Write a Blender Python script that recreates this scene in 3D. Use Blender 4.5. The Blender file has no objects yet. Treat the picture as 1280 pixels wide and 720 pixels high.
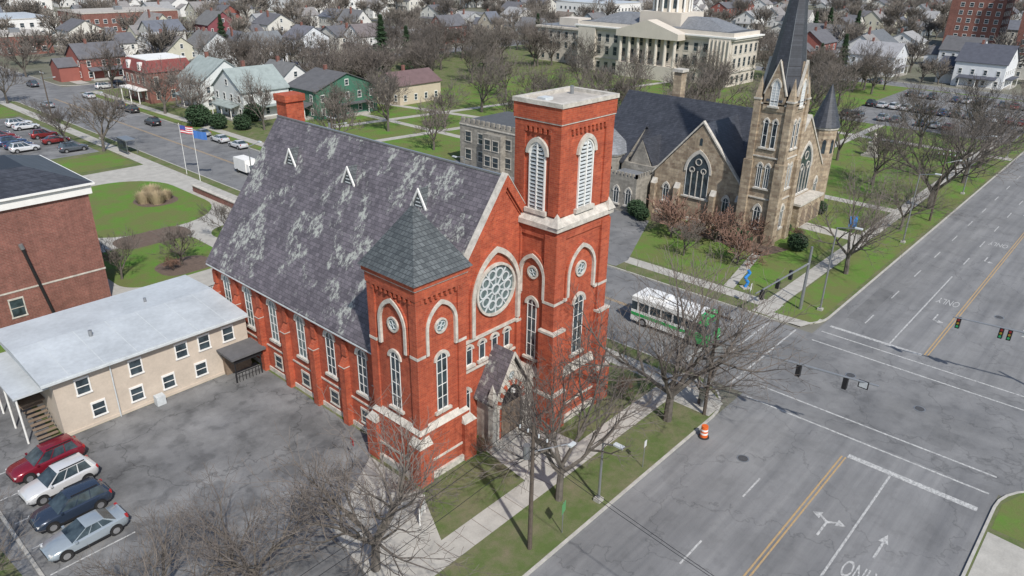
import bpy, bmesh, math, random
from mathutils import Vector, Matrix
random.seed(7)
S=bpy.context.scene
COL=S.collection
# ---------------------------------------------------------------- materials
MATS={}
def newmat(name):
    m=bpy.data.materials.new(name); m.use_nodes=True
    nt=m.node_tree; b=nt.nodes["Principled BSDF"]
    return m,nt,b
def N(nt,t,**k):
    n=nt.nodes.new(t)
    for a,v in k.items(): setattr(n,a,v)
    return n
def ramp(nt,fac,stops):
    r=N(nt,"ShaderNodeValToRGB"); e=r.color_ramp.elements
    while len(e)<len(stops): e.new(0.5)
    for i,(p,c) in enumerate(stops):
        e[i].position=p; e[i].color=(c[0],c[1],c[2],1) if not isinstance(c,(int,float)) else (c,c,c,1)
    nt.links.new(fac,r.inputs[0]); return r.outputs[0]
def noise(nt,vec,scale,detail=5,rough=.6):
    n=N(nt,"ShaderNodeTexNoise"); n.inputs['Scale'].default_value=scale; n.inputs['Detail'].default_value=detail
    n.inputs['Roughness'].default_value=rough
    nt.links.new(vec,n.inputs['Vector']); return n.outputs['Fac']
def coord(nt):
    g=N(nt,"ShaderNodeNewGeometry"); return g.outputs['Position']
def mix(nt,f,a,b,mode='MIX'):
    m=N(nt,"ShaderNodeMix",data_type='RGBA',blend_type=mode)
    for s,v in ((m.inputs[0],f),(m.inputs[6],a),(m.inputs[7],b)):
        if isinstance(v,(int,float)): s.default_value=v
        elif isinstance(v,tuple): s.default_value=(v[0],v[1],v[2],1)
        else: nt.links.new(v,s)
    return m.outputs[2]
def bump(nt,b,h,strength=.3,dist=.05):
    n=N(nt,"ShaderNodeBump"); n.inputs['Strength'].default_value=strength; n.inputs['Distance'].default_value=dist
    nt.links.new(h,n.inputs['Height']); nt.links.new(n.outputs[0],b.inputs['Normal'])
def noisy(name,c,var=.25,scale=1.2,rough=.85,spec=.3,metal=0):
    if name in MATS: return MATS[name]
    m,nt,b=newmat(name); p=coord(nt)
    f=noise(nt,p,scale); f2=noise(nt,p,scale*9,3)
    a=tuple(x*(1-var) for x in c); d=tuple(min(1,x*(1+var)) for x in c)
    c1=ramp(nt,f,[(.3,a),(.7,d)])
    c2=mix(nt,.35,c1,ramp(nt,f2,[(.3,a),(.7,d)]))
    nt.links.new(c2,b.inputs['Base Color'])
    b.inputs['Roughness'].default_value=rough; b.inputs['Specular IOR Level'].default_value=spec; b.inputs['Metallic'].default_value=metal
    MATS[name]=m; return m
def wallvec(nt,mode='wall'):
    p=coord(nt); s=N(nt,"ShaderNodeSeparateXYZ"); nt.links.new(p,s.inputs[0])
    a=N(nt,"ShaderNodeMath",operation='ADD'); nt.links.new(s.outputs[0],a.inputs[0]); nt.links.new(s.outputs[1],a.inputs[1])
    c=N(nt,"ShaderNodeCombineXYZ")
    nt.links.new(a.outputs[0] if mode=='wall' else s.outputs[1],c.inputs[0])
    nt.links.new(s.outputs[2],c.inputs[1]); return p,c.outputs[0]
def masonry(name,c1,c2,mortar,bw,bh,ms,stain=.5,rough=.9,var2=None,bstr=.4,mode='wall'):
    m,nt,b=newmat(name); p,v=wallvec(nt,mode)
    t=N(nt,"ShaderNodeTexBrick"); nt.links.new(v,t.inputs['Vector'])
    t.inputs['Color1'].default_value=(*c1,1); t.inputs['Color2'].default_value=(*c2,1); t.inputs['Mortar'].default_value=(*mortar,1)
    t.inputs['Scale'].default_value=1; t.inputs['Brick Width'].default_value=bw; t.inputs['Row Height'].default_value=bh; t.inputs['Mortar Size'].default_value=ms
    t.inputs['Mortar Smooth'].default_value=.3
    f=noise(nt,p,.55,6,.65); col=mix(nt,stain,t.outputs['Color'],ramp(nt,f,[(.3,.35),(.65,1.0)]),'MULTIPLY')
    f2=noise(nt,p,3.5,4,.7); col=mix(nt,.4,col,ramp(nt,f2,[(.3,.5),(.7,1.3)]),'MULTIPLY')
    mp=N(nt,"ShaderNodeMapping"); mp.inputs['Scale'].default_value=(2.2,2.2,.16); nt.links.new(p,mp.inputs[0])
    col=mix(nt,.3,col,ramp(nt,noise(nt,mp.outputs[0],1.0,4,.6),[(.35,.55),(.6,1.1)]),'MULTIPLY')
    if var2: col=mix(nt,ramp(nt,noise(nt,p,.9,5,.7),[(.55,0.0),(.66,.6)]),col,var2)
    nt.links.new(col,b.inputs['Base Color']); b.inputs['Roughness'].default_value=rough
    bump(nt,b,t.outputs['Fac'],-bstr,.02)
    MATS[name]=m; return m
BRICK=masonry('red_brick',(.50,.10,.042),(.36,.062,.028),(.40,.16,.10),.42,.14,.010,.45,var2=(.47,.125,.065))
BRICK2=masonry('dark_brick',(.27,.105,.08),(.20,.08,.06),(.28,.19,.16),.45,.15,.012,.4)
SAND=masonry('sandstone',(.50,.40,.28),(.27,.20,.14),(.34,.28,.21),.75,.38,.03,.45,var2=(.50,.42,.32),bstr=.8)
GREYST=masonry('grey_stone',(.38,.35,.30),(.24,.22,.19),(.30,.28,.24),.7,.36,.03,.4,bstr=.8)
SLATE=masonry('nave_slate',(.185,.165,.185),(.11,.098,.112),(.06,.055,.06),.42,.26,.014,.45,.6,var2=None,mode='roof')
def patch_slate():
    m=SLATE; nt=m.node_tree; b=nt.nodes["Principled BSDF"]; l=b.inputs['Base Color'].links[0]; src=l.from_socket
    p=coord(nt)
    mp=N(nt,"ShaderNodeMapping"); mp.inputs['Scale'].default_value=(1,1,.55); nt.links.new(p,mp.inputs[0])
    f=noise(nt,mp.outputs[0],.36,8,.75)
    f2=noise(nt,mp.outputs[0],2.6,5,.8)
    mk=N(nt,"ShaderNodeMath",operation='MULTIPLY'); nt.links.new(ramp(nt,f,[(.535,0.0),(.575,1.0)]),mk.inputs[0]); nt.links.new(ramp(nt,f2,[(.46,.0),(.53,.95)]),mk.inputs[1])
    c=mix(nt,mk.outputs[0],src,(.36,.375,.34)); nt.links.new(c,b.inputs['Base Color'])
patch_slate()
BSLATE=masonry('turret_slate',(.13,.145,.15),(.07,.08,.085),(.03,.035,.04),.3,.26,.02,.25,.6)
DSLATE=masonry('dark_slate',(.065,.07,.085),(.042,.046,.056),(.02,.02,.025),.4,.25,.01,.3,.5)
LSLATE=masonry('light_slate',(.25,.26,.275),(.19,.20,.215),(.1,.1,.1),.4,.25,.01,.3,.6)
STONE=noisy('pale_limestone',(.48,.45,.40),.4,2.2)
WHITE=noisy('white_paint',(.72,.71,.68),.1,1.0,.6)
LOUV=noisy('louvre_paint',(.50,.53,.54),.2,2.5,.6)
CONC=noisy('concrete',(.38,.365,.33),.22,.9)
KERB=noisy('kerb_concrete',(.40,.385,.35),.25,2.0)
BEIGE=noisy('beige_stucco',(.50,.43,.355),.14,.8)
METALROOF=noisy('pale_metal_roof',(.44,.47,.49),.2,.3,.5,.5)
FLATROOF=noisy('flat_roof_gravel',(.40,.37,.33),.3,.9)
BLACK=noisy('black_trim',(.02,.02,.022),.2,3,.5)
DKMET=noisy('galvanised_steel',(.30,.31,.32),.12,3,.4,.5,.6)
WOOD=noisy('weathered_wood',(.20,.15,.11),.3,4)
POLEW=noisy('pole_wood',(.10,.08,.065),.3,4)
BARK=noisy('bark',(.12,.105,.09),.35,3)
TWIG=noisy('twig_bark',(.14,.12,.105),.35,2)
TWIG2=noisy('far_twigs',(.165,.145,.125),.4,.1)
def glassmat():
    m,nt,b=newmat('window_glass'); p=coord(nt)
    f=noise(nt,p,1.3,3); nt.links.new(ramp(nt,f,[(.3,(.012,.018,.024)),(.7,(.06,.085,.10))]),b.inputs['Base Color'])
    b.inputs['Roughness'].default_value=.12; b.inputs['Specular IOR Level'].default_value=.6
    return m
GLASS=glassmat()
def stainedm():
    m,nt,b=newmat('leaded_glass'); p=coord(nt)
    v=N(nt,"ShaderNodeTexVoronoi"); v.inputs['Scale'].default_value=5; nt.links.new(p,v.inputs['Vector'])
    nt.links.new(mix(nt,.5,ramp(nt,v.outputs['Distance'],[(.0,(.20,.27,.26)),(.8,(.05,.08,.09))]),(.12,.16,.16)),b.inputs['Base Color'])
    b.inputs['Roughness'].default_value=.3; return m
STAIN=stainedm()
def asphalt(name,base,streak=True,crack=.5,patch=.3,cs=.16,cw=.016,fine=.4):
    m,nt,b=newmat(name); p=coord(nt)
    mp=N(nt,"ShaderNodeMapping"); nt.links.new(p,mp.inputs[0])
    mp.inputs['Scale'].default_value=(.05,.9,1) if streak else (.3,.3,1)
    f=noise(nt,mp.outputs[0],1.0,5,.6)
    k=base
    c=ramp(nt,f,[(.3,(k*.76,k*.77,k*.79)),(.7,(k*1.2,k*1.2,k*1.19))])
    f2=noise(nt,p,18,3,.8); c=mix(nt,.35,c,ramp(nt,f2,[(.3,.6),(.7,1.2)]),'MULTIPLY')
    f3=noise(nt,p,.13,6,.7); c=mix(nt,patch,c,ramp(nt,f3,[(.35,.45),(.62,1.2)]),'MULTIPLY')
    f4=noise(nt,p,.6,4,.6); c=mix(nt,patch*.6,c,ramp(nt,f4,[(.38,.55),(.46,1.0)]),'MULTIPLY')
    nz=N(nt,"ShaderNodeTexNoise"); nz.inputs['Scale'].default_value=.7; nz.inputs['Detail'].default_value=5; nt.links.new(p,nz.inputs['Vector'])
    for sc0,wd,am in ((cs,cw,crack),(cs*3.1,cw*1.3,crack*fine)):
        ad=N(nt,"ShaderNodeVectorMath",operation='ADD'); nt.links.new(p,ad.inputs[0])
        sc=N(nt,"ShaderNodeVectorMath",operation='SCALE'); sc.inputs['Scale'].default_value=3 if sc0==cs else 1.2; nt.links.new(nz.outputs['Color'],sc.inputs[0]); nt.links.new(sc.outputs[0],ad.inputs[1])
        v=N(nt,"ShaderNodeTexVoronoi",feature='DISTANCE_TO_EDGE'); v.inputs['Scale'].default_value=sc0; nt.links.new(ad.outputs[0],v.inputs['Vector'])
        c=mix(nt,am,c,ramp(nt,v.outputs['Distance'],[(.0,.3),(wd,1.0)]),'MULTIPLY')
    nt.links.new(c,b.inputs['Base Color']); b.inputs['Roughness'].default_value=.9
    bump(nt,b,f2,.3,.01); MATS[name]=m; return m
ROAD=asphalt('road_asphalt',.20,True,.4,.35,.11,.008,.3)
STREET=asphalt('side_street_asphalt',.185,False,.4,.35,fine=.3)
LOT=asphalt('lot_asphalt',.18,False,.6,.8,.13,.012,.3)
def grass(name,g1,g2,br,bamt,sc=.25):
    m,nt,b=newmat(name); p=coord(nt)
    f=noise(nt,p,sc,6,.7); f2=noise(nt,p,2.5,5,.8); f3=noise(nt,p,30,2,.8)
    c=mix(nt,f2,g1,g2); c=mix(nt,ramp(nt,f,[(.5-bamt*.35,1.0),(.72-bamt*.2,0.0)]),c,br)
    c=mix(nt,.6,c,ramp(nt,f3,[(.3,.55),(.7,1.25)]),'MULTIPLY')
    nt.links.new(c,b.inputs['Base Color']); b.inputs['Roughness'].default_value=.95; b.inputs['Specular IOR Level'].default_value=.15
    bump(nt,b,f3,.6,.05); MATS[name]=m; return m
LAWN=grass('lawn_grass',(.08,.195,.025),(.125,.265,.04),(.15,.17,.06),.2)
VERGE=grass('patchy_grass',(.085,.125,.04),(.125,.165,.055),(.20,.175,.115),.6,.5)
FARG=grass('far_ground',(.11,.125,.075),(.17,.16,.125),(.25,.235,.21),.75,.03)
MULCH=noisy('mulch',(.13,.095,.075),.3,3)
def paint(name,c,wear=.5):
    m,nt,b=newmat(name); p=coord(nt); f=noise(nt,p,4.5,7,.85)
    nt.links.new(mix(nt,ramp(nt,f,[(.40,wear),(.58,.1)]),c,(.2,.2,.2)),b.inputs['Base Color']); b.inputs['Roughness'].default_value=.7
    return m
WPAINT=paint('white_road_paint',(.56,.56,.54),.95); YPAINT=paint('yellow_road_paint',(.50,.31,.10),.7)
def flat(name,c,rough=.5,metal=0,coat=0):
    if name in MATS: return MATS[name]
    m,nt,b=newmat(name); p=coord(nt); f=noise(nt,p,2,3)
    nt.links.new(mix(nt,ramp(nt,f,[(.3,0.0),(.7,.25)]),c,tuple(x*.75 for x in c)),b.inputs['Base Color'])
    b.inputs['Roughness'].default_value=rough; b.inputs['Metallic'].default_value=metal; b.inputs['Coat Weight'].default_value=coat
    MATS[name]=m; return m
RUBBER=flat('tyre_rubber',(.02,.02,.02),.8); RIM=flat('wheel_rim',(.45,.45,.46),.3,.7)
LAMPW=flat('lamp_lens',(.7,.7,.68),.2); LAMPR=flat('tail_lens',(.35,.02,.02),.3)
def wallc(c): return noisy('siding_%02d%02d%02d'%tuple(int(x*99) for x in c),c,.08,1.0,.7)
def roofc(c): return noisy('shingle_%02d%02d%02d'%tuple(int(x*99) for x in c),c,.22,.8,.9)
# ---------------------------------------------------------------- builder
class B:
    def __init__(s,name): s.n=name; s.p={}
    def add(s,part,mat,vs,fs):
        k=(part,mat.name); d=s.p.setdefault(k,([],[],mat)); o=len(d[0])
        d[0].extend([tuple(v) for v in vs]); d[1].extend([tuple(i+o for i in f) for f in fs])
    def box(s,part,mat,x0,x1,y0,y1,z0,z1):
        s.add(part,mat,[(x0,y0,z0),(x1,y0,z0),(x1,y1,z0),(x0,y1,z0),(x0,y0,z1),(x1,y0,z1),(x1,y1,z1),(x0,y1,z1)],
          [(0,3,2,1),(4,5,6,7),(0,1,5,4),(1,2,6,5),(2,3,7,6),(3,0,4,7)])
    def prism(s,part,mat,pts,z0,z1,top=True):
        n=len(pts); vs=[(x,y,z0) for x,y in pts]+[(x,y,z1) for x,y in pts]
        fs=[(i,(i+1)%n,(i+1)%n+n,i+n) for i in range(n)]+[tuple(range(n,2*n)),tuple(range(n-1,-1,-1))]
        s.add(part,mat,vs,fs)
    def frus(s,part,mat,x0,x1,y0,y1,z0,X0,X1,Y0,Y1,z1):
        s.add(part,mat,[(x0,y0,z0),(x1,y0,z0),(x1,y1,z0),(x0,y1,z0),(X0,Y0,z1),(X1,Y0,z1),(X1,Y1,z1),(X0,Y1,z1)],
          [(0,3,2,1),(4,5,6,7),(0,1,5,4),(1,2,6,5),(2,3,7,6),(3,0,4,7)])
    def pyr(s,part,mat,x0,x1,y0,y1,z0,z1,ap=None):
        ap=ap or ((x0+x1)/2,(y0+y1)/2)
        s.add(part,mat,[(x0,y0,z0),(x1,y0,z0),(x1,y1,z0),(x0,y1,z0),(ap[0],ap[1],z1)],[(0,3,2,1),(0,1,4),(1,2,4),(2,3,4),(3,0,4)])
    def cone(s,part,mat,cx,cy,r0,z0,r1,z1,n=16,ph=0):
        a=[ph+2*math.pi*i/n for i in range(n)]
        vs=[(cx+r0*math.cos(t),cy+r0*math.sin(t),z0) for t in a]+[(cx+r1*math.cos(t),cy+r1*math.sin(t),z1) for t in a]
        s.add(part,mat,vs,[(i,(i+1)%n,(i+1)%n+n,i+n) for i in range(n)]+[tuple(range(n,2*n)),tuple(range(n-1,-1,-1))])
    def tube(s,part,mat,p,q,r,r2=None,n=8):
        p=Vector(p);q=Vector(q);r2=r if r2 is None else r2
        d=(q-p).normalized(); a=d.orthogonal().normalized(); b=d.cross(a)
        vs=[p+a*r*math.cos(2*math.pi*i/n)+b*r*math.sin(2*math.pi*i/n) for i in range(n)]+[q+a*r2*math.cos(2*math.pi*i/n)+b*r2*math.sin(2*math.pi*i/n) for i in range(n)]
        s.add(part,mat,vs,[(i,(i+1)%n,(i+1)%n+n,i+n) for i in range(n)]+[tuple(range(n,2*n)),tuple(range(n-1,-1,-1))])
    def ext(s,part,mat,pl,pts,d0,d1):
        o,u,nn=pl; P=lambda a,z,d:(o[0]+u[0]*a+nn[0]*d,o[1]+u[1]*a+nn[1]*d,o[2]+z)
        n=len(pts); vs=[P(a,z,d0) for a,z in pts]+[P(a,z,d1) for a,z in pts]
        s.add(part,mat,vs,[(i,(i+1)%n,(i+1)%n+n,i+n) for i in range(n)]+[tuple(range(n,2*n)),tuple(range(n-1,-1,-1))])
    def rect(s,part,mat,pl,a0,a1,z0,z1,d0,d1): s.ext(part,mat,pl,[(a0,z0),(a1,z0),(a1,z1),(a0,z1)],d0,d1)
    def ring(s,part,mat,pl,outer,inner,d0,d1,closed=False,mat2=None):
        n=len(outer)
        for i in range(n if closed else n-1):
            j=(i+1)%n
            s.ext(part,mat2 if (mat2 and i%2) else mat,pl,[outer[i],outer[j],inner[j],inner[i]],d0,d1)
    def finish(s,loc=(0,0,0),rot=0,scale=1):
        e=bpy.data.objects.new(s.n,None); COL.objects.link(e); e.empty_display_size=.5
        e.location=loc; e.rotation_euler=(0,0,rot); e.scale=(scale,)*3
        for (part,_),(vs,fs,m) in s.p.items():
            me=bpy.data.meshes.new(part); me.from_pydata(vs,[],fs)
            bm=bmesh.new(); bm.from_mesh(me); bmesh.ops.recalc_face_normals(bm,faces=bm.faces); bm.to_mesh(me); bm.free()
            me.materials.append(m); o=bpy.data.objects.new(part,me); COL.objects.link(o); o.parent=e
        return e
def clone(e,loc,rot=0,scale=1,mats=None):
    n=bpy.data.objects.new(e.name.split('.')[0],None); COL.objects.link(n); n.location=loc; n.rotation_euler=(0,0,rot); n.scale=(scale,)*3 if not isinstance(scale,tuple) else scale
    for c in e.children:
        o=bpy.data.objects.new(c.name.split('.')[0],c.data); COL.objects.link(o); o.parent=n
    return n
def sheet(name,mat,pts,z):
    me=bpy.data.meshes.new(name); me.from_pydata([(x,y,z) for x,y in pts],[],[tuple(range(len(pts)))]); me.materials.append(mat)
    o=bpy.data.objects.new(name,me); COL.objects.link(o); return o
def R(x0,x1,y0,y1): return [(x0,y0),(x1,y0),(x1,y1),(x0,y1)]
def arch(c,z0,zs,w,k=.5,n=8):
    Rr=w*k; L=[]
    a_end=math.acos(max(-1,min(1,(w/2-Rr)/Rr)))
    for i in range(n+1):
        a=math.pi+(a_end-math.pi)*i/n
        L.append((c-w/2+Rr+Rr*math.cos(a),zs+Rr*math.sin(a)))
    Rt=[(2*c-x,z) for x,z in reversed(L[:-1])]
    return [(c-w/2,z0)]+L+Rt+[(c+w/2,z0)]
PY=lambda y:((0,y,0),(1,0),(0,-1))
PX=lambda x:((x,0,0),(0,1),(-1,0))
PYb=lambda y:((0,y,0),(1,0),(0,1)); PXb=lambda x:((x,0,0),(0,1),(1,0))
def archwin(b,pl,c,z0,z1,w,k=.5,s=.22,glass=None,frame=None,mull=1,sill=True,bars=3,hood=None,depth=.12):
    glass=glass or GLASS; frame=frame or STONE
    Rr=w*k; rise=math.sqrt(max(0,Rr*Rr-(Rr-w/2)**2)); zs=z1-rise
    inn=arch(c,z0,zs,w,k)
    out=arch(c,z0,zs,w+2*s,k)
    b.ext('window_glass',glass,pl,inn,-.05,.02)
    b.ring('window_surrounds',frame,pl,out[1:-1],inn[1:-1],-.05,depth,mat2=hood)
    fr=arch(c,z0,zs,w-.12,k); b.ring('window_frames',WHITE,pl,inn,fr,.0,.06)
    b.rect('window_frames',WHITE,pl,c-w/2+.061,c+w/2-.061,z0,z0+.07,.0,.057)
    if mull: b.rect('window_frames',WHITE,pl,c-.025,c+.025,z0+.085,z1-.1,.0,.05)
    for i in range(bars):
        z=z0+(zs-z0)*(i+1)/(bars); b.rect('window_frames',WHITE,pl,c-w/2+.065,c+w/2-.065,z-.02,z+.02,.0,.045)
    if sill: b.rect('window_sills',frame,pl,c-w/2-s-.05,c+w/2+s+.05,z0-.2,z0-.003,-.05,depth+.08)
def rectwin(b,pl,c,z0,w,h,frame=None,glass=None,s=.1,lintel=None):
    frame=frame or WHITE
    b.rect('window_glass',glass or GLASS,pl,c-w/2,c+w/2,z0,z0+h,-.05,.02)
    b.rect('window_frames',frame,pl,c-w/2-s,c-w/2,z0,z0+h,-.05,.06); b.rect('window_frames',frame,pl,c+w/2,c+w/2+s,z0,z0+h,-.05,.06)
    b.rect('window_frames',lintel or frame,pl,c-w/2-s,c+w/2+s,z0+h+.001,z0+h+s*1.6,-.05,.08); b.rect('window_frames',lintel or frame,pl,c-w/2-s-.04,c+w/2+s+.04,z0-s*1.2,z0-.001,-.05,.1)
    b.rect('window_frames',frame,pl,c-w/2,c+w/2,z0+h/2-.03,z0+h/2+.03,.0,.045)
def circ(c,z,r,n=24,ph=0): return [(c+r*math.cos(ph+2*math.pi*i/n),z+r*math.sin(ph+2*math.pi*i/n)) for i in range(n)]
def roundwin(b,pl,c,z,r,s=.18,petals=4):
    b.ext('window_glass',STAIN,pl,circ(c,z,r),-.05,.03); b.ring('window_surrounds',STONE,pl,circ(c,z,r+s),circ(c,z,r),-.05,.11,True)
    for i in range(petals):
        a=2*math.pi*i/petals+.4; cc=(c+.5*r*math.cos(a),z+.5*r*math.sin(a)); b.ring('tracery',LOUV,pl,circ(cc[0],cc[1],.42*r,12),circ(cc[0],cc[1],.32*r,12),.0,.07+.003*i,True)
# ---------------------------------------------------------------- camera (pose recovered from vanishing points)
Xc=Vector((910,400,-923)).normalized(); Yc=Vector((-1129,437,-923)); Yc=(Yc-Xc*Yc.dot(Xc)).normalized(); Zc=Xc.cross(Yc)
cam=bpy.data.objects.new("camera",bpy.data.cameras.new("camera")); COL.objects.link(cam)
M=Matrix(((Xc[0],Xc[1],Xc[2],0),(Yc[0],Yc[1],Yc[2],0),(Zc[0],Zc[1],Zc[2],33),(0,0,0,1)))
cam.matrix_world=M; cam.data.sensor_width=36; cam.data.lens=36*923/1280; cam.data.clip_end=5000; S.camera=cam
# ---------------------------------------------------------------- light
el=math.radians(46); sd=Vector((-.42,-.91,0)).normalized()*math.cos(el)+Vector((0,0,math.sin(el)))
w=bpy.data.worlds.new("World"); S.world=w; w.use_nodes=True; nt=w.node_tree
sk=nt.nodes.new("ShaderNodeTexSky"); sk.sky_type='NISHITA'; sk.sun_disc=False; sk.sun_elevation=el; sk.sun_rotation=math.atan2(sd.x,sd.y)
nt.links.new(sk.outputs[0],nt.nodes["Background"].inputs[0]); nt.nodes["Background"].inputs[1].default_value=.135
sun=bpy.data.objects.new("sun",bpy.data.lights.new("sun",'SUN')); COL.objects.link(sun); sun.data.energy=4.5; sun.data.angle=math.radians(1.2); sun.data.color=(1,.96,.9)
sun.rotation_euler=sd.to_track_quat('Z','Y').to_euler(); sun.location=(0,0,80)
S.view_settings.view_transform='Standard'; S.view_settings.look='None'; S.view_settings.exposure=0
# ---------------------------------------------------------------- ground & roads
sheet('ground',FARG,R(-1500,3000,-1500,3000),0)
sheet('main_road',ROAD,R(-400,1500,1.9,20.6),.004)
sheet('side_street',STREET,R(52.3,67,-300,1200),.008)
roadsX=[(205,216),(330,338),(450,458)]; roadsY=[(238,247),(345,353),(480,488)]
for a,c in roadsX: sheet('cross_street',STREET,R(-300,1500,a,c),.012)
for a,c in roadsY: sheet('back_street',STREET,R(a,c,-300,1200),.016)
def rrect(x0,x1,y0,y1,r,n=8):
    P=[]
    for (cx,cy,a0) in ((x1-r,y0+r,-90),(x1-r,y1-r,0),(x0+r,y1-r,90),(x0+r,y0+r,180)):
        for i in range(n+1):
            a=math.radians(a0+90*i/n); P.append((cx+r*math.cos(a),cy+r*math.sin(a)))
    return P
def block(x0,x1,y0,y1,r,mat):
    b=B('pavement_block'); o=rrect(x0,x1,y0,y1,r); i=rrect(x0+.18,x1-.18,y0+.18,y1-.18,r-.18)
    n=len(o)
    vs=[(x,y,0) for x,y in o]+[(x,y,.13) for x,y in o]+[(x,y,.13) for x,y in i]+[(x,y,.115) for x,y in i]
    fs=[]
    for k in range(n):
        j=(k+1)%n; fs+=[(k,j,j+n,k+n),(k+n,j+n,j+2*n,k+2*n),(k+2*n,j+2*n,j+3*n,k+3*n)]
    b.add('kerb',KERB,vs,fs)
    b.add('block_top',mat,[(x,y,.115) for x,y in i],[tuple(range(n))])
    b.finish()
block(-200,52.3,20.6,205,5,VERGE); block(67,238,20.6,205,4.5,VERGE); block(-200,55.6,-150,1.9,5,VERGE); block(67,238,-150,1.9,4.5,VERGE)
block(-200,52.3,216,330,5,FARG); block(67,238,216,330,5,FARG); block(247,345,20.6,205,5,FARG); block(247,345,216,330,5,FARG)
def path(name,mat,pts,z=.121): return sheet(name,mat,pts,z)
path('sidewalk',CONC,R(-100,51.5,24.5,26.3)); path('sidewalk',CONC,R(67.5,237,25.4,27.1)); path('sidewalk',CONC,R(48.6,50.6,26.3,204))
path('sidewalk',CONC,R(69.2,71,27.1,204)); path('sidewalk',CONC,[(47,20.9),(49.4,20.9),(51.4,24),(51.4,24.5),(47,24.5)]); path('sidewalk',CONC,[(67.4,21.9),(70.4,20.9),(71,25.4),(67.4,25.4)])
path('sidewalk',CONC,[(30,-14),(46.6,-14),(47.4,-.5),(47.6,1.6),(30,1.6)])
path('lawn',LAWN,[(47.9,-12),(55,-12),(55,-2),(53.6,.6),(51.2,1.5),(48.1,1.5)],.122); path('sidewalk',CONC,R(69,237,-4,-2))
path('entrance_pavement',CONC,[(31.2,26.3),(37.2,26.3),(36.8,31),(31.8,31)])
path('entrance_pavement',CONC,[(18.4,26.3),(23.4,26.3),(25.6,30.6),(25.6,36),(18.4,35)],.123)
jb=B('pavement_joints')
for i in range(90):
    x=-40+i*1.5
    if x<51: jb.box('joint',MULCH,x,x+.03,24.5,26.3,.1235,.1255)
    jb.box('joint',MULCH,67.8+i*1.5,67.83+i*1.5,25.4,27.1,.1235,.1255)
    jb.box('joint',MULCH,48.6,50.6,26.8+i*1.5,26.83+i*1.5,.1235,.1255)
jb.finish()
path('parking_lot',LOT,[(6,27),(18.5,27),(19.3,32),(26.2,36.5),(27,36.5),(27,54),(11,54),(11,60),(4,60)],.124)
path('lawn',VERGE,[(-60,28),(5.8,28),(3.8,70),(-60,70)],.120)
lk=B('lot_kerb'); lk.box('kerb',KERB,5.75,5.95,28,53,.1,.25); lk.finish()
lb=B('parking_stripes')
for y in (40.6,43.6,46.7,49.8,52.8): lb.box('stripe',WPAINT,6.2,11,y-.05,y+.05,.124,.128)
lb.finish()
path('parking_lot',LOT,[(-2,56),(11.3,56),(11.3,66),(-2,66)],.127)
path('lawn',LAWN,R(71.5,237,28,48),.122)
path('lawn',LAWN,[(69,21.2),(118,21.2),(118,25.2),(68.6,25.2)],.124); path('lawn',LAWN,R(119,160,21.2,25.2),.124); path('lawn',LAWN,R(161,236,21.2,25.2),.124)
path('driveway',STREET,[(67.4,44),(70,44),(84,50),(86,56),(88,92),(70,92),(70,54),(67.4,52)],.126)
path('mulch_bed',MULCH,[(82.5,33),(87,31.5),(87.5,52),(84.5,50)],.128)
path('footpath',CONC,[(96,27.1),(99,27.1),(99,36),(96,36)],.126); path('footpath',CONC,R(112,114,27.1,100),.126); path('footpath',CONC,R(160,162.2,21,100),.129)
path('footpath',CONC,R(114,237,48,49.6),.130); path('footpath',CONC,[(71.2,31),(84,33.5),(84,34.6),(71.2,32.2)],.128)
path('lawn',LAWN,R(100,237,50,90),.119)
path('car_park',STREET,R(176,236,24,60),.133)
path('lawn',LAWN,R(84,196,94,150),.126); path('footpath',CONC,[(86,112),(150,104),(150,105.8),(86,114)],.131); path('footpath',CONC,[(86,128),(198,112),(198,114),(86,130)],.134); path('footpath',CONC,R(100,101.8,94,150),.137)
path('footpath',CONC,[(120,94),(122,94),(112,150),(110,150)],.140)
path('plaza',CONC,R(23.5,48.6,66,126),.122)
path('lawn',LAWN,rrect(27.5,46.5,93,119,8),.126); path('lawn',LAWN,rrect(25.5,38,76.5,90,3),.126); path('lawn',LAWN,rrect(40,47.5,70,89,3),.126)
path('mulch_bed',MULCH,rrect(30,39,88.5,93.5,2),.129)
path('mulch_bed',MULCH,rrect(30,36,77,82,2),.130); path('mulch_bed',MULCH,rrect(38.6,44.2,102.5,108.5,2.5),.130)
path('lawn',LAWN,R(36,48,128,138),.126); path('parking_lot',LOT,R(10,47,140,182),.126); path('lawn',LAWN,R(30,48,184,196),.126)
path('lawn',LAWN,R(67.8,69,60,200),.126); path('lawn',LAWN,R(10,22,66,75),.124)
mk=B('road_markings'); Z0,Z1=.0045,.018
def ln(x0,x1,y,wd=.13,m=WPAINT): mk.box('line',m,x0,x1,y-wd/2,y+wd/2,Z0,Z1)
for dy in(-.13,.13): ln(-200,49.3,11.2+dy,.11,YPAINT); ln(70,600,11.2+dy,.11,YPAINT)
ln(-200,49.3,8.0,.14); ln(70,92.4,14.4,.14)
mk.box('stop_line',WPAINT,49.4,49.9,2.6,11.0,Z0,Z1); mk.box('stop_line',WPAINT,69.6,70.0,11.5,19.9,Z0,Z1)
for x in (51.9,54.3): mk.box('crossing_line',WPAINT,x,x+.16,2.4,20.1,Z0,Z1)
for x in (65.6,68.0): mk.box('crossing_line',WPAINT,x,x+.16,2.4,20.1,Z0+.004,Z1+.004)
for y in (22.0,24.6): mk.box('crossing_line',WPAINT,52.8,66.6,y,y+.15,.0085,.022)
mk.box('stop_line',WPAINT,53,59.5,26.6,27.0,.0085,.022)
for dx in(-.13,.13): mk.box('line',YPAINT,59.7+dx-.05,59.7+dx+.05,27,200,.0085,.022)
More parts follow.
